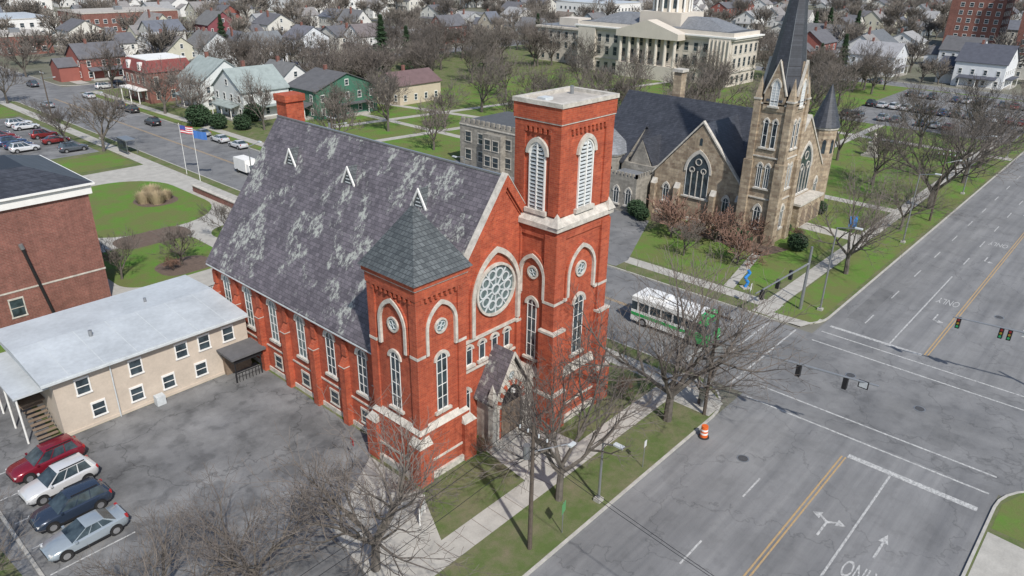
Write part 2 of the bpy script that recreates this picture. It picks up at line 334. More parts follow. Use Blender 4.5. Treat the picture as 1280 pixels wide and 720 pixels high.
for i in range(-10,60):
    x=31.9+i*8.2
    if x<47 or x>72: ln(x,x+2.6,14.6 if x<60 else 17.6,.12)
    if x>96: ln(x,x+2.8,14.4,.12)
    if x>100: ln(x+3,x+5.8,5,.12)
def arrow(cx,cy,dr,kind):
    def P(a,s): return (cx+dr*a*.85,cy-dr*s*.85)
    def poly(l): 
        n=len(l); mk.add('arrow',WPAINT,[(*P(a,s),.02) for a,s in l],[tuple(range(n))])
    poly([(-1.5,-.09),(-1.5,.09),(.6,.09),(.6,-.09)])
    if kind=='S': poly([(.6,-.35),(.6,.35),(1.7,0)])
    if kind=='L': poly([(.6,-.09),(.6,.09),(.75,-.5),(.55,-.5)]); poly([(.2,-.5),(1.05,-.5),(.62,-1.15)])
    if kind=='LR':
        poly([(.6,.09),(.3,.09),(.75,.6),(.95,.6)]); poly([(.4,.6),(1.3,.6),(.85,1.25)]); poly([(.6,-.09),(.3,-.09),(.75,-.6),(.95,-.6)]); poly([(.4,-.6),(1.3,-.6),(.85,-1.25)])
arrow(41.2,9.5,1,'LR'); arrow(41.6,6.2,1,'S'); arrow(79,12.8,-1,'L'); arrow(101,12.8,-1,'L'); arrow(125,12.8,-1,'L')
mk.finish()
def roadtext(t,x,y,rot,s=(.8,2.3)):
    c=bpy.data.curves.new('road_text','FONT'); c.body=t; c.align_x='CENTER'; c.size=1; c.materials.append(WPAINT); c.offset=.004
    o=bpy.data.objects.new('road_lettering',c); COL.objects.link(o); o.location=(x,y,.02); o.rotation_euler=(0,0,rot); o.scale=(s[0],s[1],1)
roadtext('ONLY',37.6,6.3,-math.pi/2); roadtext('ONLY',85,12.8,math.pi/2); roadtext('ONLY',109,12.8,math.pi/2)
for (x,y) in((44,16.5),(60,9),(61.5,15),(31,13),(84,8)):
    b=B('manhole_cover'); b.cone('lid',noisy('cast_iron',(.07,.07,.072),.3,6,.6),0,0,.36,.012,.36,.022,18); b.cone('frame',DKMET,0,0,.45,.005,.45,.014,18); b.finish((x,y,.004))
PATCH=asphalt('patched_asphalt',.16,False,.2,.3)
for (x0_,x1_,y0_,y1_) in((55.4,58.2,5.6,7.4),(73,83,17.9,19.4),(60.5,63,29,35)): sheet('asphalt_patch',PATCH,R(x0_,x1_,y0_,y1_),.0105)
# ---------------------------------------------------------------- brick church
c=B('brick_church')
x0,x1,xr,y0,y1,ez,rz=27.3,43.7,35.5,32.4,59.8,8.3,19.3
c.ext('nave_walls',BRICK,PY(y0),[(x0,0),(x1,0),(x1,ez),(xr,rz-.1),(x0,ez)],-(y1-y0),0)
sl=(rz-ez)/(xr-x0); t=.22; ov=.45
def slope(xa,za,xb,zb,ya,yb,th,part,m): 
    c.add(part,m,[(xa,ya,za),(xb,ya,zb),(xb,yb,zb),(xa,yb,za),(xa,ya,za+th),(xb,ya,zb+th),(xb,yb,zb+th),(xa,yb,za+th)],[(0,3,2,1),(4,5,6,7),(0,1,5,4),(1,2,6,5),(2,3,7,6),(3,0,4,7)])
slope(x0-ov,ez-ov*sl,xr,rz,y0+.25,y1+.35,t,'roof_slope',SLATE); slope(x1+ov,ez-ov*sl,xr,rz,y0+.25,y1+.35,t,'roof_slope',SLATE)
c.box('roof_ridge',DKMET,xr-.1,xr+.1,y0+.2,y1+.36,rz+t-.06,rz+t+.06)
for sx in(-1,1):
    xe=x0-.3 if sx<0 else x1+.3
    def RL(o): return [(xe,ez-.3*sl+o),(xr,rz+o)]
    for (o0,o1,d0,d1,m,pn) in ((-.5,.36,-.28,.18,BRICK,'gable_rake'),(.36,.43,-.32,.22,STONE,'gable_coping'),(-.80,-.70,-.05,.1,BRICK,'gable_string')):
        a,b2=RL(o0),RL(o1); c.ext(pn,m,PY(y0),[a[0],a[1],b2[1],b2[0]],d0,d1)
for pl,xx,sg in ((PX(x0),x0,-1),(PXb(x1),x1,1)):
    c.rect('eaves_cornice',BRICK,pl,36.1,y1,ez-1.0,ez-.62,0,.16); c.rect('eaves_gutter',LOUV,pl,36.1,y1+.3,ez-.62,ez-.52,.3,.5)
    for y in(38.6,42.5,46.4,50.4,54.2,57.7):
        archwin(c,pl,y,3.5,7.25,1.05,.62,.2,STAIN if y>44 else GLASS,bars=4)
        rectwin(c,pl,y,.9,.95,1.1,STONE)
    for y in(36.6,40.55,44.45,48.4,52.3,56,59.5):
        c.rect('buttresses',BRICK,pl,y-.32,y+.32,0,5.2,0,.5); c.add('buttress_slopes',BRICK,[(xx,y-.32,6.0),(xx,y+.32,6.0),(xx+sg*.5,y+.32,5.2),(xx+sg*.5,y-.32,5.2),(xx,y-.32,5.2),(xx,y+.32,5.2)],[(0,1,2,3),(0,3,4),(1,5,2)]); c.rect('buttresses',BRICK,pl,y-.26,y+.26,6.0,7.2,0,.2)
        c.rect('buttress_caps',STONE,pl,y-.35,y+.35,5.14,5.20,.0,.54)
    c.rect('base_course',STONE,pl,36.1,y1,.0,.5,0,.1); c.rect('base_course',STONE,pl,36.1,y1,2.55,2.68,0,.07)
for y in(55.1,47.0,38.7):
    for sgn in(-1,1):
        zb=16.35; xx=xr+sgn*(rz-zb)/sl
        xo=xx+sgn*.1
        zt=zb+1.35; W_=.85
        bkx=xr+sgn*((rz-zt)/sl-.25)
        c.add('vent_dormers',BSLATE,[(xo,y-W_,zb+.05),(xo,y,zt+.1),(bkx,y,zt+.1),(xo,y+W_,zb+.05),(xx-sgn*.55,y-W_,zb+.5),(xx-sgn*.55,y+W_,zb+.5)],[(0,1,2,4),(3,5,2,1)])
        c.add('vent_faces',BSLATE,[(xo+sgn*.01,y-W_+.07,zb+.05),(xo+sgn*.01,y+W_-.07,zb+.05),(xo+sgn*.01,y,zt)],[(0,1,2)])
        pl=((xo,0,0),(0,1),(sgn,0))
        for q in(-1,1): c.ext('vent_trim',WHITE,pl,[(y+q*(W_+.04),zb),(y+q*(W_-.14),zb),(y,zt-.14),(y,zt+.14)],-.04,.07)
        for k in range(3): c.rect('vent_slats',LOUV,pl,y-.32+.1*k,y+.32-.1*k,zb+.15+.27*k,zb+.22+.27*k,.012,.05)
c.box('chimney',BRICK,36.3,38.1,59.9,61.5,0,20.6); c.box('chimney_cap',BRICK,36.15,38.25,59.75,61.65,20.6,21.2)
c.ext('rear_wall_trim',BRICK,PYb(y1),[(30,0),(41,0),(41,5),(30,5)],0,2.5)
F=PY(y0); rc,rzz,rr=34.55,11.55,1.8
c.ring('great_arch',STONE,F,arch(rc,8.6,11.2,4.95,.78,14),arch(rc,8.6,11.2,4.35,.78,14),-.02,.25,mat2=None)
c.ring('great_arch_brick',BRICK,F,arch(rc,8.6,11.2,5.25,.78,10),arch(rc,8.6,11.2,4.95,.78,10),-.02,.16)
c.ext('rose_glass',STAIN,F,circ(rc,rzz,rr,32),-.02,.03)
c.ring('rose_frame',STONE,F,circ(rc,rzz,rr+.18,32),circ(rc,rzz,rr,32),-.02,.2,True)
c.ring('rose_tracery',LOUV,F,circ(rc,rzz,.42,16),circ(rc,rzz,.30,16),.0,.12,True)
for i in range(10):
    a=2*math.pi*i/10; cc=(rc+1.2*math.cos(a),rzz+1.2*math.sin(a))
    c.ring('rose_tracery',LOUV,F,circ(cc[0],cc[1],.40,12),circ(cc[0],cc[1],.30,12),.0,.10+.002*(i%2),True)
    b_=a+math.pi/10; ca,sa=math.cos(b_),math.sin(b_)
    c.ext('rose_tracery',LOUV,F,[(rc+.4*ca-.04*sa,rzz+.4*sa+.04*ca),(rc+.4*ca+.04*sa,rzz+.4*sa-.04*ca),(rc+1.8*ca+.04*sa,rzz+1.8*sa-.04*ca),(rc+1.8*ca-.04*sa,rzz+1.8*sa+.04*ca)],.0,.09)
c.rect('string_course',STONE,F,30.45,37.0,8.3,8.5,0,.16)
for xx in (31.9,33.2,34.5,35.8): archwin(c,F,xx,6.5,8.0,.6,.5,.16,mull=0,bars=1)
c.rect('string_course',STONE,F,30.45,37.0,5.95,6.1,0,.14)
pcx=34.5; pyf=30.7
c.ext('porch_walls',STONE,PY(pyf),[(pcx-1.8,0),(pcx+1.8,0),(pcx+1.8,3.9),(pcx,6.9),(pcx-1.8,3.9)],-1.7,0)
c.ext('porch_door_recess',BLACK,PY(pyf),arch(pcx,.3,3.0,2.3,.7),-.02,.05); c.ring('porch_arch',BRICK,PY(pyf),arch(pcx,.3,3.0,2.9,.7),arch(pcx,.3,3.0,2.3,.7),-.02,.16,mat2=STONE)
for q in(-1,1): c.rect('doors',WOOD,PY(pyf),min(pcx+q*.04,pcx+q*1.0),max(pcx+q*.04,pcx+q*1.0),.3,3.0,.0,.07)
roundwin(c,PY(pyf),pcx,5.3,.32,.1,3)
for s_ in(-1,1):
    xe=pcx+s_*2.15
    c.add('porch_roof',SLATE,[(xe,pyf-.3,3.5),(pcx,pyf-.3,7.1),(pcx,32.4,7.1),(xe,32.4,3.5),(xe,pyf-.3,3.66),(pcx,pyf-.3,7.26),(pcx,32.4,7.26),(xe,32.4,3.66)],[(0,3,2,1),(4,5,6,7),(0,1,5,4),(1,2,6,5),(2,3,7,6),(3,0,4,7)])
    c.ext('porch_bargeboard',STONE,PY(pyf-.31),[(xe,3.4),(pcx,7.0),(pcx,7.32),(xe,3.7)],.0,.1)
    c.tube('porch_columns',STONE,(pcx+s_*1.55,pyf-.2,.1),(pcx+s_*1.55,pyf-.2,3.2),.12,n=10); c.box('porch_pinnacles',STONE,pcx+s_*1.95-.2,pcx+s_*1.95+.2,pyf-.25,pyf+.2,0,4.2); c.pyr('porch_pinnacles',STONE,pcx+s_*1.95-.24,pcx+s_*1.95+.24,pyf-.29,pyf+.24,4.2,5.3)
    archwin(c,F,pcx+s_*2.9,1.6,4.6,.7,.55,.18,bars=2)
c.box('porch_lamp',LAMPW,pcx-.12,pcx+.12,pyf-.35,pyf-.12,3.9,4.2)
for k in range(3): c.box('steps',CONC,pcx-1.9-.25*k,pcx+1.9+.25*k,pyf-.4-.35*k,pyf-.05 if k==0 else pyf-.05-.35*(k),.0,.36-.11*k)
tx0,tx1,ty0,ty1=26.4,30.4,31.4,35.9
c.box('turret_walls',BRICK,tx0,tx1,ty0,ty1,0,14.7)
c.box('turret_base',BRICK,tx0-.3,tx1+.25,ty0-.3,ty1+.2,0,4.0); c.box('turret_plinth',STONE,tx0-.5,tx1+.35,ty0-.5,ty1+.3,0,.6); c.box('turret_plinth',STONE,tx0-.36,tx1+.3,ty0-.36,ty1+.25,1.5,1.66)
c.frus('turret_offset',STONE,tx0-.34,tx1+.28,ty0-.34,ty1+.22,4.0,tx0-.03,tx1+.03,ty0-.03,ty1+.03,4.4)
for px_ in(tx0,tx1):
    for py_ in(ty0,ty1):
        c.box('turret_pilasters',BRICK,px_-.14 if px_==tx0 else px_-.55,px_+.55 if px_==tx0 else px_+.14,py_-.14 if py_==ty0 else py_-.55,py_+.55 if py_==ty0 else py_+.14,4.3,13.7)
        for ya in(9.55,): c.box('turret_quoins',STONE,px_-.17 if px_==tx0 else px_-.57,px_+.57 if px_==tx0 else px_+.17,py_-.17 if py_==ty0 else py_-.57,py_+.57 if py_==ty0 else py_+.17,ya,ya+.2)
        sx=-1 if px_==tx0 else 1; sy=-1 if py_==ty0 else 1
        xa,xb=sorted((px_+sx*.62,px_-sx*.5)); ya,yb=sorted((py_+sy*.62,py_-sy*.5)); c.box('turret_buttress',BRICK,xa,xb,ya,yb,0,3.2); c.frus('turret_buttress_cap',STONE,xa-.03,xb+.03,ya-.03,yb+.03,3.2,*sorted((px_+sx*.2,px_-sx*.45)),*sorted((py_+sy*.2,py_-sy*.45)),3.9)
c.box('turret_corbels',BRICK,tx0-.2,tx1+.2,ty0-.2,ty1+.2,13.7,14.4); c.box('turret_cornice',STONE,tx0-.27,tx1+.27,ty0-.27,ty1+.27,14.4,14.5); c.box('turret_eaves',BRICK,tx0-.34,tx1+.34,ty0-.34,ty1+.34,14.5,14.85)
for k in range(9):
    c.box('turret_dentils',BRICK,tx0+.25+k*.42,tx0+.42+k*.42,ty0-.2,ty0-.0,13.4,13.7); c.box('turret_dentils',BRICK,tx0-.2,tx0,ty0+.3+k*.46,ty0+.48+k*.46,13.4,13.7)
c.pyr('turret_roof',BSLATE,tx0-.5,tx1+.5,ty0-.5,ty1+.5,14.86,18.9)
c.cone('turret_finial',DKMET,28.4,33.65,.09,18.7,.02,19.3,8)
for pl,cx in ((PY(ty0),28.4),(PX(tx0),33.65),(PYb(ty1),28.4)):
    c.ring('turret_hoods',STONE,pl,arch(cx,9.6,11.3,2.75,.72),arch(cx,9.6,11.3,2.3,.72),-.02,.2,mat2=None)
    c.ring('turret_hoods2',BRICK,pl,arch(cx,9.6,11.3,3.0,.72),arch(cx,9.6,11.3,2.75,.72),-.02,.12)
    roundwin(c,pl,cx,11.3,.42,.12,4); archwin(c,pl,cx,5.0,9.3,.95,.5,.2,bars=4); rectwin(c,pl,cx,1.9,.9,1.4,STONE)
a0,a1,b0,b1=37.2,43.1,29.2,33.1
c.box('tower_walls',BRICK,a0,a1,b0,b1,0,16.1)
c.box('tower_base',BRICK,a0-.35,a1+.35,b0-.35,b1+.35,0,4.2); c.box('tower_plinth',STONE,a0-.6,a1+.6,b0-.6,b1+.6,0,.65); c.box('tower_plinth',STONE,a0-.43,a1+.43,b0-.43,b1+.43,1.6,1.78)
c.frus('tower_offset',STONE,a0-.4,a1+.4,b0-.4,b1+.4,4.2,a0-.03,a1+.03,b0-.03,b1+.03,4.75)
def corners(part,m,X0,X1,Y0,Y1,w_,pr,z0,z1):
    for px_ in(0,1):
        for py_ in(0,1):
            xa,xb=(X0-pr,X0+w_) if px_==0 else (X1-w_,X1+pr); ya,yb=(Y0-pr,Y0+w_) if py_==0 else (Y1-w_,Y1+pr)
            c.box(part,m,xa,xb,ya,yb,z0,z1)
corners('tower_pilasters',BRICK,a0,a1,b0,b1,.85,.2,4.6,15.6)
corners('tower_buttresses',BRICK,a0,a1,b0,b1,.95,.75,0,3.2); corners('tower_buttress_caps',STONE,a0,a1,b0,b1,.96,.78,3.2,3.35); corners('tower_buttresses',BRICK,a0,a1,b0,b1,.9,.48,3.35,8.2); corners('tower_buttress_caps',STONE,a0,a1,b0,b1,.92,.52,8.2,8.38)
for z in(10.4,): corners('tower_quoins',STONE,a0,a1,b0,b1,.87,.235,z,z+.2)
c.box('tower_corbels',BRICK,a0-.12,a1+.12,b0-.12,b1+.12,15.2,15.9)
c.box('tower_cornice',STONE,a0-.32,a1+.32,b0-.32,b1+.32,15.95,16.3); c.frus('tower_cornice',STONE,a0-.32,a1+.32,b0-.32,b1+.32,16.302,a0+.1,a1-.1,b0+.1,b1-.1,16.75)
for px_ in(a0,a1):
    for py_ in(b0,b1): c.pyr('tower_pinnacle_caps',STONE,px_-.42,px_+.42,py_-.42,py_+.42,16.303,17.2)
c.box('belfry_walls',BRICK,a0+.15,a1-.15,b0+.1,b1-.1,16.5,24.1)
corners('belfry_pilasters',BRICK,a0+.15,a1-.15,b0+.1,b1-.1,.75,.14,16.9,22.7)
c.box('belfry_corbels',BRICK,a0-.0,a1+.0,b0-.05,b1+.05,22.7,23.1); c.box('belfry_string',STONE,a0-.06,a1+.06,b0-.1,b1+.1,23.1,23.18); c.box('belfry_parapet',BRICK,a0-.08,a1+.08,b0-.12,b1+.12,23.18,24.2)
for (X0,X1,Y0,Y1) in ((a0-.16,a1+.16,b0-.2,b0+.25),(a0-.16,a1+.16,b1-.25,b1+.2),(a0-.16,a0+.25,b0+.25,b1-.25),(a1-.25,a1+.16,b0+.25,b1-.25)): c.box('parapet_coping',STONE,X0,X1,Y0,Y1,24.2,24.48)
c.box('tower_flat_roof',FLATROOF,a0+.25,a1-.25,b0+.25,b1-.25,24.1,24.25); c.cone('roof_vent',DKMET,41.8,32,.14,24.25,.14,24.8,8); c.box('roof_hatch',LOUV,38.2,39.0,31.4,32.1,24.25,24.45)
for dd in [.9+.45*i for i in range(10)]:
    c.box('belfry_dentils',BRICK,a0+dd-.1,a0+dd+.1,b0-.06,b0+.1,22.35,22.7)
for dd in [.9+.42*i for i in range(6)]: c.box('belfry_dentils',BRICK,a0-.01,a0+.15,b0+dd-.1,b0+dd+.1,22.35,22.7)
for pl,cx,w_ in ((PY(b0+.1),40.15,1.5),(PX(a0+.15),31.15,1.3),(PYb(b1-.1),40.15,1.5),(PXb(a1-.15),31.15,1.3)):
    inn=arch(cx,17.1,20.9,w_,.62); c.ext('louvre_backing',LOUV,pl,inn,-.02,.03)
    c.ring('belfry_surround',STONE,pl,arch(cx,20.3,20.9,w_+.65,.62)[1:-1],arch(cx,20.3,20.9,w_+.12,.62)[1:-1],-.02,.2)
    c.ring('belfry_frame',WHITE,pl,arch(cx,17.1,20.9,w_+.12,.62),arch(cx,17.1,20.9,w_-.1,.62),-.02,.12)
    z=17.3
    while z<21.7:
        hw=w_/2-.08 if z<20.8 else w_/2-.08-(z-20.8)*.45
        if hw>.1:
            c.rect('louvre_slats',LOUV,pl,cx-hw,cx+hw,z,z+.06,.03,.13); c.rect('louvre_gaps',BLACK,pl,cx-hw,cx+hw,z-.12,z-.005,.03,.035)
        z+=.26
    c.rect('belfry_mullion',WHITE,pl,cx-.05,cx+.05,17.1,21.7,.03,.15); c.rect('belfry_sill',STONE,pl,cx-w_/2-.3,cx+w_/2+.3,16.78,17.08,-.02,.26)
for pl,cx,sc_ in ((PY(b0),40.15,1),(PX(a0),31.15,.75),(PYb(b1),40.15,1),(PXb(a1),31.15,.75)):
    ww=3.3*sc_
    c.ring('tower_hoods',STONE,pl,arch(cx,10.6,12.2,ww,.7),arch(cx,10.6,12.2,ww-.46,.7),-.02,.22); c.ring('tower_hoods2',BRICK,pl,arch(cx,10.6,12.2,ww+.3,.7),arch(cx,10.6,12.2,ww,.7),-.02,.13)
    roundwin(c,pl,cx,12.4,.48*sc_,.14,4); archwin(c,pl,cx,5.5,10.3,1.15*sc_,.55,.22,bars=4); rectwin(c,pl,cx,2.1,1.0*sc_,1.5,STONE)
    for s_ in(-1,1): c.rect('tower_bands',STONE,pl,min(cx+s_*(ww/2),cx+s_*(ww/2+.3*sc_)),max(cx+s_*(ww/2),cx+s_*(ww/2+.3*sc_)),10.4,10.6,0,.21)
c.finish()
# ---------------------------------------------------------------- annex
b=B('church_annex')
b.box('walls',BEIGE,11.7,26.7,54.1,64,0,4.9)
b.add('metal_roof',METALROOF,[(10.9,53.6,4.9),(26.7,53.6,4.9),(26.7,64.5,5.2),(10.9,64.5,5.2),(10.9,53.6,5.1),(26.7,53.6,5.1),(26.7,59.5,5.6),(10.9,59.5,5.6),(26.7,64.5,5.4),(10.9,64.5,5.4)],[(0,1,5,4),(4,5,6,7),(7,6,8,9),(9,8,2,3),(0,4,7,9,3),(1,2,8,6,5),(0,3,2,1)])
b.box('gutter',LOUV,10.9,26.7,53.48,53.6,4.85,5.02)
for i in range(6): b.add('roof_seams',LOUV,[(12.8+2.4*i,53.65,5.115),(12.86+2.4*i,53.65,5.115),(12.86+2.4*i,59.5,5.615),(12.8+2.4*i,59.5,5.615)],[(0,1,2,3)])
b.cone('roof_vents',DKMET,16,58,.15,5.3,.15,5.95,8); b.cone('roof_vents',DKMET,21.5,61,.12,5.3,.12,5.9,8)
for x in (13.6,17.4,21.0,22.9,25.0): rectwin(b,PY(54.1),x,3.1,.85,1.15,WHITE)
for x in (14.3,17.1,19.6,22.3): rectwin(b,PY(54.1),x,.9,.85,1.05,WHITE)
b.tube('downpipe',LOUV,(15.6,53.95,0),(15.6,53.95,4.9),.05); b.rect('belt',BEIGE,PY(54.1),11.7,26.7,0,.35,0,.06)
b.box('entry_walls',BLACK,24.1,26.6,51.9,54.1,1.9,2.4); b.box('entry_roof',noisy('entry_roofing',(.12,.12,.125),.2,2),23.8,26.9,51.6,54.1,2.4,2.6); b.box('entry_back',WOOD,24.2,26.5,53.7,54.09,0,1.9)
for x in(24.2,26.5): b.tube('entry_posts',BLACK,(x,52,0),(x,52,1.9),.06)
b.box('entry_railing',BLACK,24.1,26.6,51.95,52.0,.9,.96)
for i in range(9): b.box('entry_balusters',BLACK,24.1+.3*i,24.14+.3*i,51.95,52,.1,.9)
b.box('stair_roof',METALROOF,9.4,11.69,55,63,3.9,4.05); b.box('stair_deck',WOOD,9.9,11.69,57,61,2.1,2.25)
for y in(55.2,58,60.8): b.tube('stair_posts',WHITE,(9.6,y,0),(9.6,y,3.9),.07)
for k in range(9): b.box('stair_treads',WOOD,10.1,11.5,57-.28*(k+1),57-.28*k,2.1-.24*k-.06,2.1-.24*k)
b.box('stair_screen',DKMET,9.8,9.86,57,61,2.25,3.3)
b.box('ac_unit',LOUV,18.1,18.8,53.2,53.8,0.1,.9)
b.finish()
# ---------------------------------------------------------------- left brick hall
b=B('brick_hall')
b.box('walls',BRICK2,-8,23.8,76.4,90,0,11.3); b.box('cornice',WHITE,-8.3,24.1,76.1,90.3,11.3,12.2); b.box('cornice_lip',WHITE,-8.6,24.4,75.8,90.6,12.2,12.4)
b.box('brick_bands',STONE,-8.05,23.85,76.35,90.05,3.4,3.55)
b.frus('roof',DSLATE,-8.5,24.3,75.9,90.5,12.4,-4,20,80,86,14)
for x in (-4,0,4,8,12,14.6):
    for z in(1.0,): rectwin(b,PY(76.4),x+1,z,1.1,1.7,STONE)
for y in(79,82.5,86): 
    for z in(5.4,8.4): rectwin(b,PXb(23.8),y,z,1.1,1.9,STONE)
b.tube('flue',BLACK,(18.3,76.1,0.5),(17.2,76.1,7.4),.14); b.tube('flue_cap',DKMET,(17.2,76.1,7.4),(17.1,76.1,7.9),.2)
b.box('rear_block',WHITE,-8,18,90.7,98,0,11)
b.finish()
# ---------------------------------------------------------------- stone church
s=B('stone_church')
def gable_roof(b,x0,x1,y0,y1,ez,rz,axis,m,part='roof',ov=.4,th=.2):
    if axis=='Y':
        xm=(x0+x1)/2; sl=(rz-ez)/(xm-x0)
        for xe in(x0-ov,x1+ov):
            za=ez-ov*sl; b.add(part,m,[(xe,y0-ov,za),(xm,y0-ov,rz),(xm,y1+ov,rz),(xe,y1+ov,za),(xe,y0-ov,za+th),(xm,y0-ov,rz+th),(xm,y1+ov,rz+th),(xe,y1+ov,za+th)],[(0,3,2,1),(4,5,6,7),(0,1,5,4),(1,2,6,5),(2,3,7,6),(3,0,4,7)])
    else:
        ym=(y0+y1)/2; sl=(rz-ez)/(ym-y0)
        for ye in(y0-ov,y1+ov):
            za=ez-ov*sl; b.add(part,m,[(x0-ov,ye,za),(x0-ov,ym,rz),(x1+ov,ym,rz),(x1+ov,ye,za),(x0-ov,ye,za+th),(x0-ov,ym,rz+th),(x1+ov,ym,rz+th),(x1+ov,ye,za+th)],[(0,3,2,1),(4,5,6,7),(0,1,5,4),(1,2,6,5),(2,3,7,6),(3,0,4,7)])
def gable_body(b,x0,x1,y0,y1,ez,rz,axis,m,part='walls'):
    if axis=='Y': b.ext(part,m,PY(y0),[(x0,0),(x1,0),(x1,ez),((x0+x1)/2,rz),(x0,ez)],-(y1-y0),0)
    else: b.ext(part,m,PX(x0),[(y0,0),(y1,0),(y1,ez),((y0+y1)/2,rz),(y0,ez)],-(x1-x0),0)
gable_body(s,91,106,36,64,6.5,14.2,'Y',SAND); gable_roof(s,91,106,36.5,64,6.5,14.2,'Y',DSLATE)
gable_body(s,88,98.5,39.2,52.2,6.0,13.3,'X',SAND,'transept_walls'); gable_roof(s,88.7,98.4,39.2,52.2,6.0,13.2,'X',DSLATE,'transept_roof',.25)
for sg in(-1,1):
    s.ext('gable_coping',STONE,PX(88),[(45.7,13.55),(45.7,13.85),(45.7+sg*6.9,5.95),(45.7+sg*6.9,5.65)],-.4,.12); s.ext('gable_coping',STONE,PY(36),[(98.5,14.3),(98.5,14.65),(98.5+sg*7.9,6.4),(98.5+sg*7.9,6.1)],-.5,.15)
def bigwin(pl,cx,z0,z1,w):
    archwin(s,pl,cx,z0,z1,w,.85,.3,GLASS,STONE,mull=0,bars=0)
    zs=z1-math.sqrt((w*.85)**2-(w*.85-w/2)**2)
    for k in(-1,0,1): s.rect('tracery',STONE,pl,cx+k*w/4-.06,cx+k*w/4+.06,z0,zs+.2,.0,.1)
    for k,(dx,dz,r) in enumerate(((-w/4,.3,.36),(w/4,.3,.36),(0,w*.42,.42))): s.ring('tracery',STONE,pl,circ(cx+dx,zs+dz,r*w/3,14),circ(cx+dx,zs+dz,r*w/3-.1,14),.0,.105+.003*k,True)
bigwin(PX(88),45.7,3.6,9.6,3.4)
for y in (41.2,50.2): archwin(s,PX(88),y,2.2,4.6,.9,.85,.2,bars=1)
s.ext('gable_slit',GLASS,PX(88),arch(45.7,10.6,11.3,.4,.8),0,.03)
for y in(39.4,43,48.4,52): s.box('buttresses',SAND,87.4,88,y-.35,y+.35,0,4.4); s.frus('buttresses',STONE,87.4,88,y-.37,y+.37,4.4,87.9,88,y-.37,y+.37,5.1)
s.box('base_course',STONE,87.85,88,39.4,52.2,0,.7)
bigwin(PY(36),99.4,4,10.6,4.2)
for x in(93.3,104.6): archwin(s,PY(36),x,2,5,1.1,.85,.22,bars=1)
s.box('portal',SAND,95.4,103,34.2,36,0,3.2); s.box('portal_coping',STONE,95.2,103.2,34,36,3.2,3.5)
for x in(97,99.2,101.4): s.ext('portal_doors',WOOD,PY(34.2),arch(x,.1,1.6,1.3,.8),0,.05)
X0,X1,Y0,Y1=86.6,91.0,34.0,38.4
tcx,tcy=(X0+X1)/2,(Y0+Y1)/2
s.box('tower_walls',SAND,X0,X1,Y0,Y1,0,17.6)
for px_ in(X0,X1):
    for py_ in(Y0,Y1):
        sx=-1 if px_==X0 else 1; sy=-1 if py_==Y0 else 1
        xa,xb=sorted((px_+sx*.4,px_-sx*.75)); ya,yb=sorted((py_+sy*.4,py_-sy*.75)); s.box('tower_buttresses',SAND,xa,xb,ya,yb,0,10.5)
        xa,xb=sorted((px_+sx*.22,px_-sx*.6)); ya,yb=sorted((py_+sy*.22,py_-sy*.6)); s.box('tower_buttresses',SAND,xa,xb,ya,yb,10.5,17.8)
        s.box('buttress_caps',STONE,xa-.08,xb+.08,ya-.08,yb+.08,17.8,18.0); s.pyr('pinnacles',SAND,xa,xb,ya,yb,18.0,20.6)
for z in(5.8,11.0,17.3): s.box('tower_strings',STONE,X0-.12,X1+.12,Y0-.12,Y1+.12,z,z+.16)
for pl,cx in((PX(X0),tcy),(PY(Y0),tcx),(PXb(X1),tcy),(PYb(Y1),tcx)):
    for d in(-.5,.5): archwin(s,pl,cx+d,7.2,10.2,.6,.85,.15,bars=1)
    for d in(-.55,.55): archwin(s,pl,cx+d,12.2,15.6,.6,.85,.14,GLASS,STONE,mull=0,bars=2)
    archwin(s,pl,cx,2,4.9,.9,.85,.2,bars=1)
    s.ext('spire_gables',SAND,pl,[(cx-1.3,16.6),(cx+1.3,16.6),(cx+1.3,18.6),(cx,22.3),(cx-1.3,18.6)],-1.8,.12)
    archwin(s,(tuple([pl[0][0]+pl[2][0]*.12,pl[0][1]+pl[2][1]*.12,0]),pl[1],pl[2]),cx,17.2,20.2,1.0,.85,.15,LOUV,STONE,mull=1,bars=7)
    for sg in(-1,1): s.ext('spire_gable_coping',STONE,pl,[(cx,22.3),(cx,22.5),(cx+sg*1.45,18.5),(cx+sg*1.3,18.5)],-.1,.2)
s.cone('spire',DSLATE,tcx,tcy,2.55,17.7,.05,36,8,math.pi/8)
for i in range(4): s.tube('spire_ridges',DKMET,(tcx+2.55*math.cos(math.pi/8+i*math.pi/2),tcy+2.55*math.sin(math.pi/8+i*math.pi/2),17.7),(tcx,tcy,36),.04,.02,6)
s.cone('round_turret',SAND,107.2,37,1.75,0,1.75,11.5,16); s.cone('turret_string',STONE,107.2,37,1.9,11.5,1.9,11.8,16); s.cone('turret_cone',DSLATE,107.2,37,2.05,11.8,.04,17.5,16)
for a in(-2.6,-1.9,-1.2): s.ext('turret_windows',GLASS,((107.2+1.74*math.cos(a),37+1.74*math.sin(a),0),(-math.sin(a),math.cos(a)),(math.cos(a),math.sin(a))),arch(0,8.2,9.8,.5,.8),-.02,.04)
s.box('link_walls',SAND,88.2,91.2,38.4,39.3,0,6)
s.box('parish_walls',GREYST,88.5,99,52.3,74,0,6.2); gable_roof(s,88.5,99,58,74,6.2,10.4,'Y',DSLATE,'parish_roof',.3); gable_body(s,88.5,99,58.1,74,6.2,10.3,'Y',GREYST,'parish_gable')
s.cone('apse_walls',GREYST,89.5,63,5,0,5,7.0,8,math.pi/8); s.cone('apse_eaves',STONE,89.5,63,5.25,7.0,5.25,7.2,8,math.pi/8); s.cone('apse_roof',LSLATE,89.5,63,5.4,7.2,.4,11.6,8,math.pi/8)
